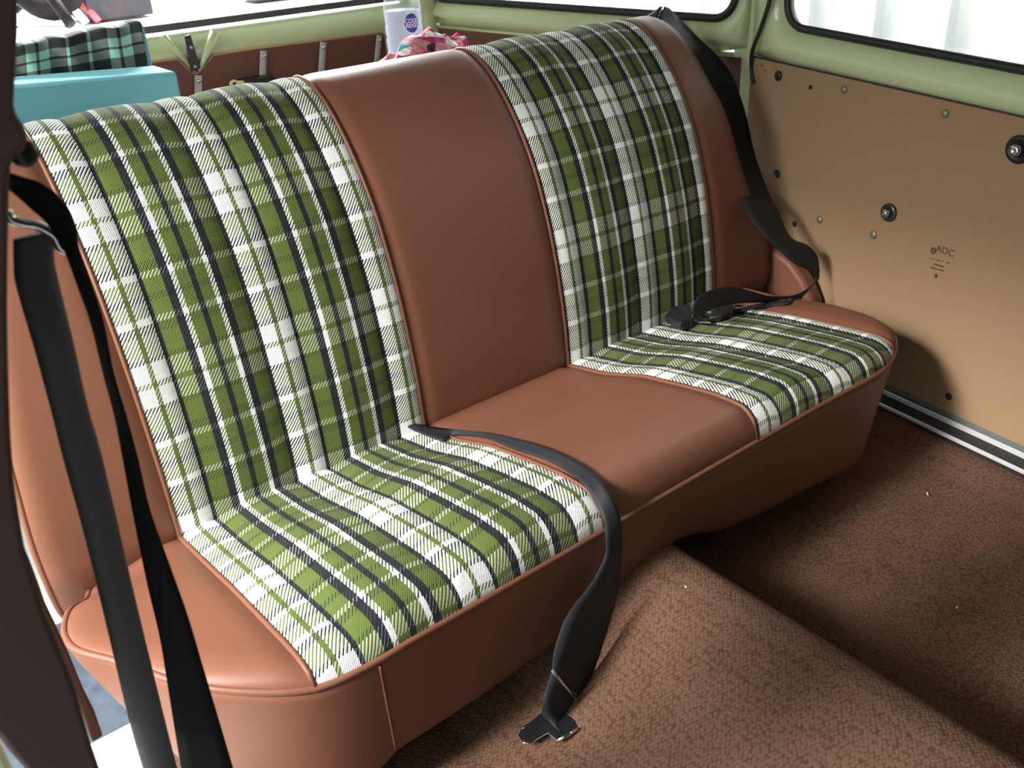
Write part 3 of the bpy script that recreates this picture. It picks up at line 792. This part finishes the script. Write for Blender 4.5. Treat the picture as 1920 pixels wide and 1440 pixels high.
# -- lap belt with tongue, over the cushion
def onH(px, py, off=.004):
    r = ray(px, py); lo, hi = .8, 2.2
    p = None
    for i in range(140):
        t = lo+(hi-lo)*i/140; q = CAM+r*t
        if XMIN < q.x < XMAX and yfront(q.x) < q.y < 1.1 and q.z < HZ(q.x, q.y)+off: return q
        p = q
    return at(2, .36, px, py)
LB = empty('seat_belt', V((.64, .8, .4))); tag(LB, 'black lap belt over the seat front, metal tongue on the carpet', 'seat belt')
up = [(781, 805), (819, 802), (862, 806), (918, 812), (975, 824), (1022, 838), (1069, 859), (1112, 887), (1140, 920), (1159, 958)]
dn = [(786, 816), (828, 826), (850, 817), (909, 821), (965, 843), (1013, 858), (1050, 876), (1093, 908), (1119, 949), (1133, 980)]
S_ = []
for i, (a, c) in enumerate(zip(up, dn)):
    if i < 8: S_.append((onH(*a, .009), onH(*c, .006)))
    elif i == 8: S_.append((at(1, .665, *a), at(1, .665, *c)))
    else: S_.append((at(1, .648, *a), at(1, .648, *c)))
S_[0] = (S_[0][0]+V((0, .03, 0)), S_[0][1]+V((0, .03, 0)))
hang = [((1166, 996), (1136, 1010), .640), ((1165, 1040), (1134, 1045), .637), ((1162, 1075), (1108, 1095), .632), ((1152, 1133), (1066, 1150), .626), ((1131, 1204), (1046, 1199), .620), ((1112, 1260), (1038, 1232), .616), ((1090, 1312), (1036, 1258), .612)]
for a, c, y in hang: S_.append((at(1, y, *a), at(1, y, *c)))
b = MB(); b.ribbon(smooth_secs(S_, 5), .0018); b.build('webbing', M_BELT, LB)
b = MB(); b.tube([at(1, .608, 1035, 1257), at(1, .606, 1088, 1321)], .0016, 8); b.build('slide_bar', M_CHROME, LB)
S2 = [(at(1, .614, 1088, 1312), at(1, .614, 1036, 1258)), (at(1, .612, 1078, 1332), at(1, .612, 1026, 1290)), (at(1, .609, 1066, 1354), at(1, .609, 1018, 1325)), (at(2, .163, 1052, 1374), at(2, .163, 1016, 1340))]
b = MB(); b.ribbon(smooth_secs(S2, 4), .0022); b.build('webbing', M_BELT, LB)
tz = .158
pl = [(1082, 1366), (1045, 1389), (1027, 1374), (993, 1394), (982, 1393), (973, 1378), (979, 1366), (992, 1358), (1022, 1334), (1050, 1338), (1079, 1350)]
b = MB(); b.prism([at(2, tz, *p) for p in pl], V((0, 0, .003))); b.build('tongue', mat('dark metal tongue', (.05, .055, .06), .35, .8), LB, smooth=False, bevel=.0008)
b = MB(); b.tube([at(2, tz+.002, *p) for p in pl[:6]], .0009, 6); b.tube([at(2, tz+.003, 979, 1366), at(2, tz+.003, 991, 1360)], .0007, 6)
b.tube([at(2, tz+.003, 1083, 1367), at(2, tz+.003, 1046, 1388)], .0022, 8); b.build('tongue_edge', M_CHROME, LB)

# -- right belt: from the pillar anchor, down behind the backrest edge, looping on to the cushion
RB = empty('seat_belt', qw(.12, .02, .80)); tag(RB, 'black seat belt from the right rear window to a buckle on the cushion', 'seat belt')
R1 = [((1246, 12), (1255, 16), 1.40), ((1234, 40), (1274, 35), 1.385), ((1236, 60), (1292, 54), 1.36), ((1256, 72), (1305, 67), 1.34), ((1288, 92), (1334, 94), 1.31), ((1312, 135), (1357, 119), 1.28),
      ((1332, 190), (1376, 150), 1.25), ((1352, 245), (1398, 215), 1.21), ((1368, 300), (1415, 290), 1.17), ((1385, 350), (1440, 360), 1.10), ((1402, 401), (1459, 397), 1.04),
      ((1430, 438), (1481, 444), 1.0), ((1462, 470), (1512, 459), .975), ((1492, 496), (1530, 476), .96), ((1520, 508), (1535, 495), .955), ((1528, 520), (1536, 512), .952), ((1524, 533), (1531, 528), .95)]
S_ = [(at(1, y, *a), at(1, y, *c)) for a, c, y in R1]
R2 = [((1498, 561), (1494, 552), .945), ((1462, 568), (1445, 555), .95), ((1425, 567), (1403, 544), .955), ((1385, 569), (1366, 538), .955), ((1350, 574), (1330, 545), .95), ((1326, 584), (1306, 560), .94), ((1313, 596), (1297, 582), .93)]
S_ += [(at(1, y, *a), at(1, y, *c)) for a, c, y in R2]
b = MB(); b.ribbon(smooth_secs(S_, 5), .0018); b.build('webbing', M_BELT, RB)
S_ = [(onH(1376, 588, .004), onH(1376, 581, .004)), (onH(1410, 580, .004), onH(1410, 573, .004)), (onH(1450, 573, .004), onH(1440, 567, .004)), (onH(1482, 569, .004), onH(1480, 562, .004)), (at(1, .95, 1505, 560), at(1, .95, 1500, 556))]
b = MB(); b.ribbon(smooth_secs(S_, 4), .0018); b.build('webbing', M_BELT, RB)
# folded anchor bracket
b = MB(); b.prism([at(1, 1.40, *p) for p in ((1195, 48), (1201, 38), (1228, 22), (1238, 14), (1242, 18), (1224, 52), (1198, 54))], V((.0, .003, 0))); b.build('bracket', mat('grey bracket', (.22, .21, .19), .35, .7), RB, smooth=False)
b = MB(); b.ribbon([(at(1, 1.39, 1236, 14), at(1, 1.385, 1242, 13)), (at(1, 1.38, 1228, 34), at(1, 1.375, 1234, 34)), (at(1, 1.37, 1219, 54), at(1, 1.365, 1226, 56))], .003); b.build('dark_slit', M_BLK, RB)  # black strip drawn in for the slit beside the bracket
# buckle and tongue on the cushion
c1 = [onH(1245, 606, .008), onH(1262, 588, .010), onH(1290, 584, .02), onH(1301, 600, .02), onH(1296, 612, .01), onH(1275, 620, .008)]
b = MB(); b.prism(c1, V((0, 0, .016))); b.build('buckle', M_BLK, RB, bevel=.004, seg=3)
b = MB(); S_ = [(onH(1300, 604, .012), onH(1300, 597, .012)), (onH(1332, 605, .012), onH(1332, 598, .012))]; b.ribbon(S_, .003); b.build('tongue', M_CHROME, RB, smooth=False)
c1 = [onH(1330, 606, .006), onH(1333, 590, .006), onH(1352, 576, .006), onH(1374, 572, .006), onH(1373, 592, .006), onH(1352, 602, .006)]
b = MB(); b.prism(c1, V((0, 0, .012))); b.build('tongue_grip', M_BLK, RB, bevel=.003, seg=3)

# ================================================================== THINGS BEHIND THE SEAT
def rounded_block(name, pts4, zlo, depth, m, r=.012):
    """front face given by two top points, goes down to zlo and back by depth"""
    a, c = pts4
    b = MB(); b.prism([V((a.x, a.y, zlo)), V((c.x, c.y, zlo)), c, a], V((0, depth, 0)))
    o = b.build(name, m, bevel=r, seg=3, org=V(((a.x+c.x)/2, a.y, zlo)))
    return o
A, B_ = at(1, 1.42, 40, 158), at(1, 1.42, 331, 134)
A = B_+(A-B_)*1.25
f1 = rounded_block('foam_block', (A, V((B_.x, B_.y, B_.z))), .60, .085, M_FOAM, .005)
tag(f1, 'plain light blue foam block right behind the left seat back', 'foam block', 'blue foam blocks')
A2, B2 = at(1, 1.54, 30, 88), at(1, 1.54, 270, 43); A2 = B2+(A2-B2)*1.2
f2 = rounded_block('foam_block', (A2, B2), .60, .045, M_FOAM, .006)
tag(f2, 'light blue foam block behind, under the mint and grey checked cloth', 'foam block', 'blue foam blocks')
# cloth over the rear block
SETT2 = [('D', 22), ('G', 62), ('D', 108), ('G', 24), ('D', 108), ('G', 62), ('D', 22)]
def cloth2():
    m, nt, b = newmat('mint and grey checked cloth')
    uv = N(nt, 'ShaderNodeUVMap'); sx = N(nt, 'ShaderNodeSeparateXYZ'); nt.links.new(uv.outputs['UV'], sx.inputs[0])
    u, v = sx.outputs[0], sx.outputs[1]
    def bands(c, stops):
        r = N(nt, 'ShaderNodeValToRGB'); cr = r.color_ramp; cr.interpolation = 'CONSTANT'
        cr.elements.remove(cr.elements[1]); cr.elements[0].position = 0; cr.elements[0].color = (*[stops[0][1]]*3, 1)
        for p, w in stops[1:]: e = cr.elements.new(p); e.color = (w, w, w, 1)
        nt.links.new(c, r.inputs[0]); return r.outputs[0]
    U = bands(math_(nt, 'FRACT', u), [(0, 1), (.12, 0), (.16, 1), (.28, 0), (.49, 1), (.53, 0), (.75, 1), (.79, 0)])
    Vv = bands(math_(nt, 'FRACT', v), [(0, 0), (.33, 1), (.52, 0), (.58, 1), (.78, 0)])
    s = math_(nt, 'ADD', U, Vv)
    d = math_(nt, 'FRACT', math_(nt, 'ADD', math_(nt, 'MULTIPLY', math_(nt, 'SUBTRACT', u, math_(nt, 'MULTIPLY', v, .5)), 42), 500))
    tw = math_(nt, 'GREATER_THAN', d, .45)
    r = N(nt, 'ShaderNodeValToRGB'); cr = r.color_ramp; cr.interpolation = 'CONSTANT'; cr.elements.remove(cr.elements[1])
    cr.elements[0].color = (.018, .026, .020, 1); e = cr.elements.new(.3); e.color = (.17, .21, .18, 1); e = cr.elements.new(.8); e.color = (.42, .80, .66, 1)
    nt.links.new(math_(nt, 'MULTIPLY', s, .5), r.inputs[0])
    mx = N(nt, 'ShaderNodeMix', data_type='RGBA', blend_type='MULTIPLY'); mx.inputs[0].default_value = .5
    c2_ = N(nt, 'ShaderNodeCombineColor'); f = math_(nt, 'ADD', math_(nt, 'MULTIPLY', tw, .7), .3)
    for i in range(3): nt.links.new(f, c2_.inputs[i])
    nt.links.new(r.outputs[0], mx.inputs[6]); nt.links.new(c2_.outputs[0], mx.inputs[7]); nt.links.new(mx.outputs[2], b.inputs['Base Color'])
    b.inputs['Roughness'].default_value = .9
    return m
M_CLOTH2 = cloth2()
q00, q10, q01, q11 = (27, 165), (278, 127), (22, 90), (264, 42)
vs = []; uv = []; fs = []; NU, NV = 70, 24
for i in range(NU+1):
    s = i/NU
    for j in range(NV+1):
        t = j/NV
        px = lerp(lerp(q00[0], q10[0], s), lerp(q01[0], q11[0], s), t); py = lerp(lerp(q00[1], q10[1], s), lerp(q01[1], q11[1], s), t)
        wob = 1.6*math.sin(s*17)+1.2*math.sin(s*31+1); p = at(1, 1.526+.004*math.sin(s*20+t*3)+(.008*t*t), px, py+wob*t)
        if s == 1: p += V((.001*math.sin(j*2.5), 0, 0))
        vs.append(p); uv.append((s*1.59+.835, t))
for i in range(NU):
    for j in range(NV): a = i*(NV+1)+j; fs.append((a, a+NV+1, a+NV+2, a+1))
# the cloth turns over the top of the block
b0 = len(vs)
for i in range(NU+1):
    top_ = vs[i*(NV+1)+NV]
    for j in range(1, 6): vs.append(top_+V((0, .008*j, .002*math.sin(j*.6)))); uv.append((i/NU*1.59+.835, .9+j*.015))
for i in range(NU):
    for j in range(5):
        a = (i*(NV+1)+NV) if j == 0 else b0+i*5+j-1; c = ((i+1)*(NV+1)+NV) if j == 0 else b0+(i+1)*5+j-1
        fs.append((a, c, b0+(i+1)*5+j, b0+i*5+j))
cl = mesh('checked_cloth', vs, fs, M_CLOTH2, uv=uv, org=V((.4, 1.53, .6))); s_ = cl.modifiers.new('t', 'SOLIDIFY'); s_.thickness = .0025
tag(cl, 'mint, grey and black checked cloth draped over the rear foam block', 'cloth')

# bottle
def bottle():
    cx = at(1, 1.62, 758, 60).x; zb = .592
    c = V((cx, 1.62, zb)); R_ = .0362
    root = empty('water_bottle', c); tag(root, 'clear plastic water bottle with a blue oval label behind the seat', 'bottle')
    def clear(name, f, tint):
        m = bpy.data.materials.new(name); m.use_nodes = True; nt = m.node_tree; pb_ = nt.nodes['Principled BSDF']
        pb_.inputs['Base Color'].default_value = (*tint, 1); pb_.inputs['Roughness'].default_value = .12
        tr = N(nt, 'ShaderNodeBsdfTransparent'); tr.inputs[0].default_value = (.95, .97, 1, 1); mx = N(nt, 'ShaderNodeMixShader')
        lw = N(nt, 'ShaderNodeLayerWeight'); lw.inputs[0].default_value = .45
        fac = math_(nt, 'MULTIPLY', math_(nt, 'ADD', lw.outputs['Facing'], f), .42)
        nt.links.new(fac, mx.inputs[0]); nt.links.new(tr.outputs[0], mx.inputs[1]); nt.links.new(pb_.outputs[0], mx.inputs[2])
        nt.links.new(mx.outputs[0], nt.nodes['Material Output'].inputs[0]); return m
    m = clear('clear bottle plastic', .18, (.85, .90, .97))
    H = .318
    prof = [(.0001, 0), (R_*.8, 0), (R_*.98, .006), (R_, .02)]
    z = .02
    while z < .22:
        prof += [(R_, z), (R_, z+.012), (R_*.955, z+.016), (R_*.955, z+.018), (R_, z+.022)]; z += .024
    prof += [(R_, .252), (R_*.97, .262), (R_*.88, .278), (R_*.72, .296), (R_*.52, .312), (R_*.42, .322), (R_*.40, .330), (R_*.46, .331), (R_*.46, .334), (R_*.38, .335), (R_*.38, .348), (.0001, .348)]
    k = MB(); k.lathe(prof, c, n=40); k.build('body', m, root)
    mc = mat('white bottle cap', (.8, .83, .88), .4); k = MB(); k.lathe([(R_*.46, .336), (R_*.46, .355), (R_*.42, .358), (.0001, .358)], c, n=28); k.build('cap', mc, root)
    # water
    m2 = clear('water', .25, (.70, .78, .88))
    k = MB(); k.lathe([(.0001, .004), (R_*.9, .004), (R_*.93, .03), (R_*.93, .252), (.0001, .252)], c, n=40); k.build('water', m2, root)
    # label oval bent round the bottle, facing the camera side and a little right
    mb = mat('blue label ink', (.02, .07, .35), .4); mw = mat('white label ink', (.85, .88, .92), .4)
    tgt = at(1, 1.59, 768, 43); lz = tgt.z; phi0 = math.atan2(-1, -.62)+.42
    def fr(off):
        def f(x, y, z): a = phi0+x/R_; rr_ = R_+off+z; return V((c.x+rr_*math.cos(a), c.y+rr_*math.sin(a), lz+y))
        return f
    def disc(name, ra, rb, off, mm, hole=None):
        vs = []; fs = []; n = 32; f = fr(off); rings = 6
        for r in range(rings+1):
            w = lerp(hole or 0, 1, r/rings)
            for q in range(n): t = 2*PI*q/n; vs.append(f(ra*w*math.cos(t), rb*w*math.sin(t), 0))
        for r in range(rings):
            for q in range(n): fs.append((r*n+q, r*n+(q+1) % n, (r+1)*n+(q+1) % n, (r+1)*n+q))
        if not hole: fs.append(tuple(range(n)))
        o = mesh(name, vs, fs, mm, lab)
        s = o.modifiers.new('t', 'SOLIDIFY'); s.thickness = .0002; return o
    lab = mesh('label', [fr(.0006)(.0150*math.cos(2*PI*q/32), .0182*math.sin(2*PI*q/32), 0) for q in range(32)], [tuple(range(32))], mw, root)
    disc('label_field', .0138, .0170, .0010, mb)
    text_mesh('letters', 'COOL', .0115, fr(.0016), mw, lab, (.80, 1)).location += V((0, 0, .0040))
    text_mesh('letters', 'RIDGE', .0105, fr(.0016), mw, lab, (.78, 1)).location += V((0, 0, -.0045))
bottle()

# pink patterned scarf, crumpled
def scarf():
    m, nt, b = newmat('pink patterned scarf cloth')
    uv = N(nt, 'ShaderNodeUVMap'); tc = uv.outputs['UV']
    mp = N(nt, 'ShaderNodeMapping'); mp.inputs['Scale'].default_value = (50, 44, 1); nt.links.new(tc, mp.inputs[0])
    vo = N(nt, 'ShaderNodeTexVoronoi'); vo.inputs['Scale'].default_value = 1; nt.links.new(mp.outputs[0], vo.inputs['Vector'])
    sep = N(nt, 'ShaderNodeSeparateColor'); nt.links.new(vo.outputs['Color'], sep.inputs[0])
    r = N(nt, 'ShaderNodeValToRGB'); cr = r.color_ramp; cr.interpolation = 'CONSTANT'; cr.elements.remove(cr.elements[1])
    cr.elements[0].color = (.50, .03, .16, 1)
    for p, c in ((.18, (.60, .20, .24)), (.34, (.35, .015, .09)), (.46, (.62, .30, .31)), (.60, (.55, .04, .22)), (.72, (.02, .02, .03)), (.80, (.80, .78, .76)), (.88, (.60, .10, .07)), (.95, (.10, .40, .45))):
        e = cr.elements.new(p); e.color = (*c, 1)
    nt.links.new(sep.outputs[0], r.inputs[0])
    sx = N(nt, 'ShaderNodeSeparateXYZ'); nt.links.new(tc, sx.inputs[0])
    st = math_(nt, 'GREATER_THAN', math_(nt, 'SINE', math_(nt, 'MULTIPLY', sx.outputs[0], 420)), .5)
    mx = N(nt, 'ShaderNodeMix', data_type='RGBA', blend_type='MULTIPLY'); nt.links.new(math_(nt, 'MULTIPLY', st, .4), mx.inputs[0]); mx.inputs[7].default_value = (.45, .15, .25, 1)
    nt.links.new(r.outputs[0], mx.inputs[6]); nt.links.new(mx.outputs[2], b.inputs['Base Color']); b.inputs['Roughness'].default_value = .9
    # heap: height field over an oval footprint with sharp folds
    Lx, Rx = at(1, 1.42, 722, 110).x, at(1, 1.42, 905, 95).x
    zt_ = [(0, .765), (.10, .80), (.22, .812), (.35, .822), (.5, .832), (.6, .835), (.72, .824), (.85, .815), (1, .80)]
    vs = []; uvs = []; fs = []; NU, NV = 120, 90
    for i in range(NU+1):
        s = i/NU
        for j in range(NV+1):
            t = j/NV; x = lerp(Lx, Rx, s); y = lerp(1.375, 1.55, t)
            h = interp(zt_, s)-.60
            env = max(0, (1-abs(2*t-.9)**2.6))*max(0, 1-abs(2*s-1)**16)
            f = 0; q = V((x*11, y*11, 3.1)); w = V((noise.noise(q*.8), noise.noise(q*.8+V((7, 1, 0))), 0))
            q = q+w*1.6
            f += .022*(1-abs(noise.noise(q*1.1))*2.2); f += .010*(1-abs(noise.noise(q*2.6+V((3, 3, 0))))*2)
            z = .60+(h-.026+f)*env**.45
            dx = .012*noise.noise(q*1.6+V((9, 0, 0))); dy = .014*noise.noise(q*1.5+V((0, 9, 2)))
            vs.append(V((x+dx, y+dy, z))); uvs.append((x+f*1.5, y+z*1.2))
    for i in range(NU):
        for j in range(NV): a = i*(NV+1)+j; fs.append((a, a+NV+1, a+NV+2, a+1))
    o = mesh('scarf', vs, fs, m, uv=uvs, org=V(((Lx+Rx)/2, 1.46, .6)))
    tag(o, 'crumpled pink patterned scarf piled beside the water bottle', 'scarf')
scarf()
# beige card corner
P = [at(1, 1.50, *p) for p in ((703, 128), (713, 113), (724, 128), (724, 160), (700, 160))]
b = MB(); b.prism(P, V((0, .002, 0))); o = b.build('paper_card', M_CARD, smooth=False, org=P[3]); tag(o, 'corner of beige card sticking up left of the bottle', 'card')

# ================================================================== OUTSIDE
b = MB(); b.box((-6, -5, -.35), (8, 9, -.30)); o = b.build('ground', M_CONC, smooth=False); tag(o, kind='structure')
# shed wall beyond the right windows: box-profile sheet
def sheet(name, p0, d, L, z0, z1, nrm):
    vs = []; fs = []; x = 0; pts = []
    while x < L:
        for (dx, h) in ((0, 0), (.20, 0), (.215, .03), (.255, .03), (.27, 0)): pts.append((x+dx, h))
        x += .27
    for (s, h) in pts:
        for z in (z0, z1): vs.append(p0+d*s+nrm*h+V((0, 0, z)))
    for i in range(len(pts)-1): fs.append((2*i, 2*i+2, 2*i+3, 2*i+1))
    o = mesh(name, vs, fs, M_SHED, smooth=False); tag(o, kind='structure'); s_ = o.modifiers.new('t', 'SOLIDIFY'); s_.thickness = .002
sheet('wall_shed', V((3.2, -4.5, 0)), V((0, 1, 0)), 10, -.3, 3.2, V((-1, 0, 0)))
# white trailer bed seen through the rear window
tb = empty('trailer', V((.2, 3.6, -.3))); tag(tb, 'white flat trailer bed seen through the rear window', 'trailer')
b = MB(); b.box((-1.6, 2.75, .52), (2.2, 5.6, .60)); b.build('bed', M_WHITE, tb, smooth=False, bevel=.006)
b = MB(); b.box((-1.6, 2.74, .46), (2.2, 2.78, .615)); b.build('edge_rail', M_WHITE, tb, smooth=False, bevel=.004)
for x in (-1.1, 1.7):
    b = MB(); b.lathe([(.3, -.1), (.34, -.07), (.34, .07), (.3, .1), (.15, .1), (.0001, .06)], V((x, 4.2, .04)), V((1, 0, 0)), 28); b.build('wheel', M_RUB, tb)
TZ = .61
def tp(px, py, z=TZ): return at(2, z, px, py)
for (px, py, r) in ((375, 27, 1.4), (402, 25, 1.6), (437, 22, 2.4), (490, 14, 1.2), (521, 14, 2.2), (540, 12, 2.6), (588, 4, 1.2)):
    q = tp(px, py, .616); k = r*(q-CAM).length/FPX; rv = MB(); rv.lathe([(k, 0), (k, .002), (.0001, .002)], q, V((0, 0, 1)), 12); rv.build('rivet', M_HOLE, tb)
q = tp(306, 39, .616); rv = MB(); rv.box((q.x-.018, q.y-.006, .616), (q.x+.018, q.y+.006, .618)); rv.build('slot', M_HOLE, tb)
# motorcycle-like dark machine with a red and white frame tube
mk = empty('motorbike', tp(150, 50)); tag(mk, 'dark motorbike parts with a red and white tube, through the rear window', 'motorbike')
c = tp(115, 46); 
b = MB(); ctr = c+V((0, .10, .27)); ax = V((.9, .42, 0)).normalized(); u = ax.cross(V((0, 0, 1))).normalized()
b.tube([ctr+u*.22*math.cos(t)+V((0, 0, .22*math.sin(t))) for t in [2*PI*k/32 for k in range(32)]], .045, 10, closed=True); b.build('tyre', M_MATT, mk)
b = MB(); b.tube([ctr+u*.17*math.cos(t)+V((0, 0, .17*math.sin(t))) for t in [2*PI*k/32 for k in range(32)]], .012, 8, closed=True)
for k in range(8): t = PI*k/8; d = u*math.cos(t)+V((0, 0, math.sin(t))); b.tube([ctr-d*.17, ctr+d*.17], .004, 6)
b.build('rim', M_CHROME, mk)
P, Q = tp(185, 40), at(1, tp(185, 40).y+.1, 122, -30)
for off, m_, nm in ((0, mat('red paint', (.7, .03, .05), .35), 'frame_tube'), (-.05, M_WHITE, 'frame_tube')):
    b = MB(); b.tube([P+V((off, 0, 0)), Q+V((off, 0, 0))], .016, 10); b.build(nm, m_, mk)
for (p, q, r_) in (((132, 45), (84, -20), .03), ((70, 18), (30, 20), .02)):
    b = MB(); P = tp(*p, TZ+.04); Q = at(1, P.y+.12, *q); b.tube([P, P.lerp(Q, .5)+V((0, .03, .02)), Q], r_*.7, 8); b.build('frame_member', M_MATT, mk)
c = tp(228, 34); b = MB(); b.box((c.x-.13, c.y, TZ), (c.x+.14, c.y+.25, TZ+.10)); o = b.build('tool_box', mat('dark grey box', (.016, .016, .018), .6, spec=.2), smooth=False, bevel=.006, org=V((c.x, c.y, TZ))); tag(o, 'dark grey box beside the motorbike seen through the rear window', 'box')
c = tp(345, 20); b = MB(); b.tube(catmull([c+V((-.05, .0, .04)), c+V((-.03, .1, .06)), c+V((0, .15, .08)), c+V((.2, .2, .05)), c+V((.4, .25, .04))], 5), [.03]*21, 10)
o = b.build('bundled_sheet', mat('pale grey sheet', (.6, .6, .66), .6), org=c); tag(o, 'pale bundled sheet right of the grey box, through the rear window', 'sheet')
c = tp(560, -6); b = MB(); b.box((c.x-.22, c.y, TZ), (c.x+.22, c.y+.2, TZ+.12)); o = b.build('crate', mat('slate grey crate', (.02, .024, .026), .6, spec=.2), smooth=False, bevel=.006, org=V((c.x, c.y, TZ))); tag(o, 'slate grey crate at the top edge, through the rear window', 'crate')

# ================================================================== LIGHT
w = bpy.data.worlds.new('World'); SC.world = w; w.use_nodes = True
bg = w.node_tree.nodes['Background']; bg.inputs[0].default_value = (.93, .97, 1, 1); bg.inputs[1].default_value = 1.15
sun = bpy.data.lights.new('sun', 'SUN'); sun.energy = 4.2; sun.angle = math.radians(9); sun.color = (1, .97, .93)
so = bpy.data.objects.new('sun', sun); COL.objects.link(so); so.location = (-3, 1, 3)
so.rotation_euler = V((.80, -.08, -.50)).to_track_quat('-Z', 'Y').to_euler()
def area(name, loc, to, sx, sy, e, col=(.95, .98, 1), spread=180):
    ar = bpy.data.lights.new(name, 'AREA'); ar.shape = 'RECTANGLE'; ar.size = sx; ar.size_y = sy; ar.energy = e; ar.spread = math.radians(spread); ar.color = col
    ao = bpy.data.objects.new(name, ar); COL.objects.link(ao); ao.location = loc
    ao.rotation_euler = (V(to)-V(loc)).to_track_quat('-Z', 'Y').to_euler()
area('left_daylight_fill', (-1.8, 1.05, 1.95), (.7, .7, .35), .55, .55, 22, (1, .98, .94))  # added area lamp, makes the left light fall off across the seat
area('left_end_fill', (-.62, .78, 1.15), (.10, .88, .38), .6, .4, 10.5, (1, .97, .93), 80)  # added lamp that brightens the left end of the seat
area('rear_fill', (2.2, 4.8, 2.6), (.5, 1.7, .8), 1.6, 1.0, 1400)  # added lamp, brightens the tailgate ledge and the top rim of the seat
area('right_fill', (2.35, 1.1, 2.6), (1.55, 1.0, .75), .5, 3.0, 60)  # added lamp above the right side, brightens the green door top
area('shed_wall_fill', (2.4, 3.2, 3.0), (3.2, 2.8, .8), .3, 1.6, 90)  # added lamp that whitens the shed wall behind the quarter window

# ================================================================== CAMERA
cd = bpy.data.cameras.new('camera'); cam = bpy.data.objects.new('camera', cd); COL.objects.link(cam)
cd.sensor_width = 36; cd.lens = FPX/1920*36; cd.clip_start = .01
right = V((BX[0], BY[0], BZ[0])); down = V((BX[1], BY[1], BZ[1])); fwd = V((BX[2], BY[2], BZ[2]))
Mx = Matrix.Identity(4)
for i in range(3): Mx[i][0] = right[i]; Mx[i][1] = -down[i]; Mx[i][2] = -fwd[i]; Mx[i][3] = CAM[i]
cam.matrix_world = Mx
cd.dof.use_dof = True; cd.dof.focus_distance = 1.25; cd.dof.aperture_fstop = 15
SC.camera = cam
vs_ = SC.view_settings; vs_.view_transform = 'Standard'; vs_.look = 'None'; vs_.gamma = 1; vs_.exposure = -.12; vs_.use_curve_mapping = False
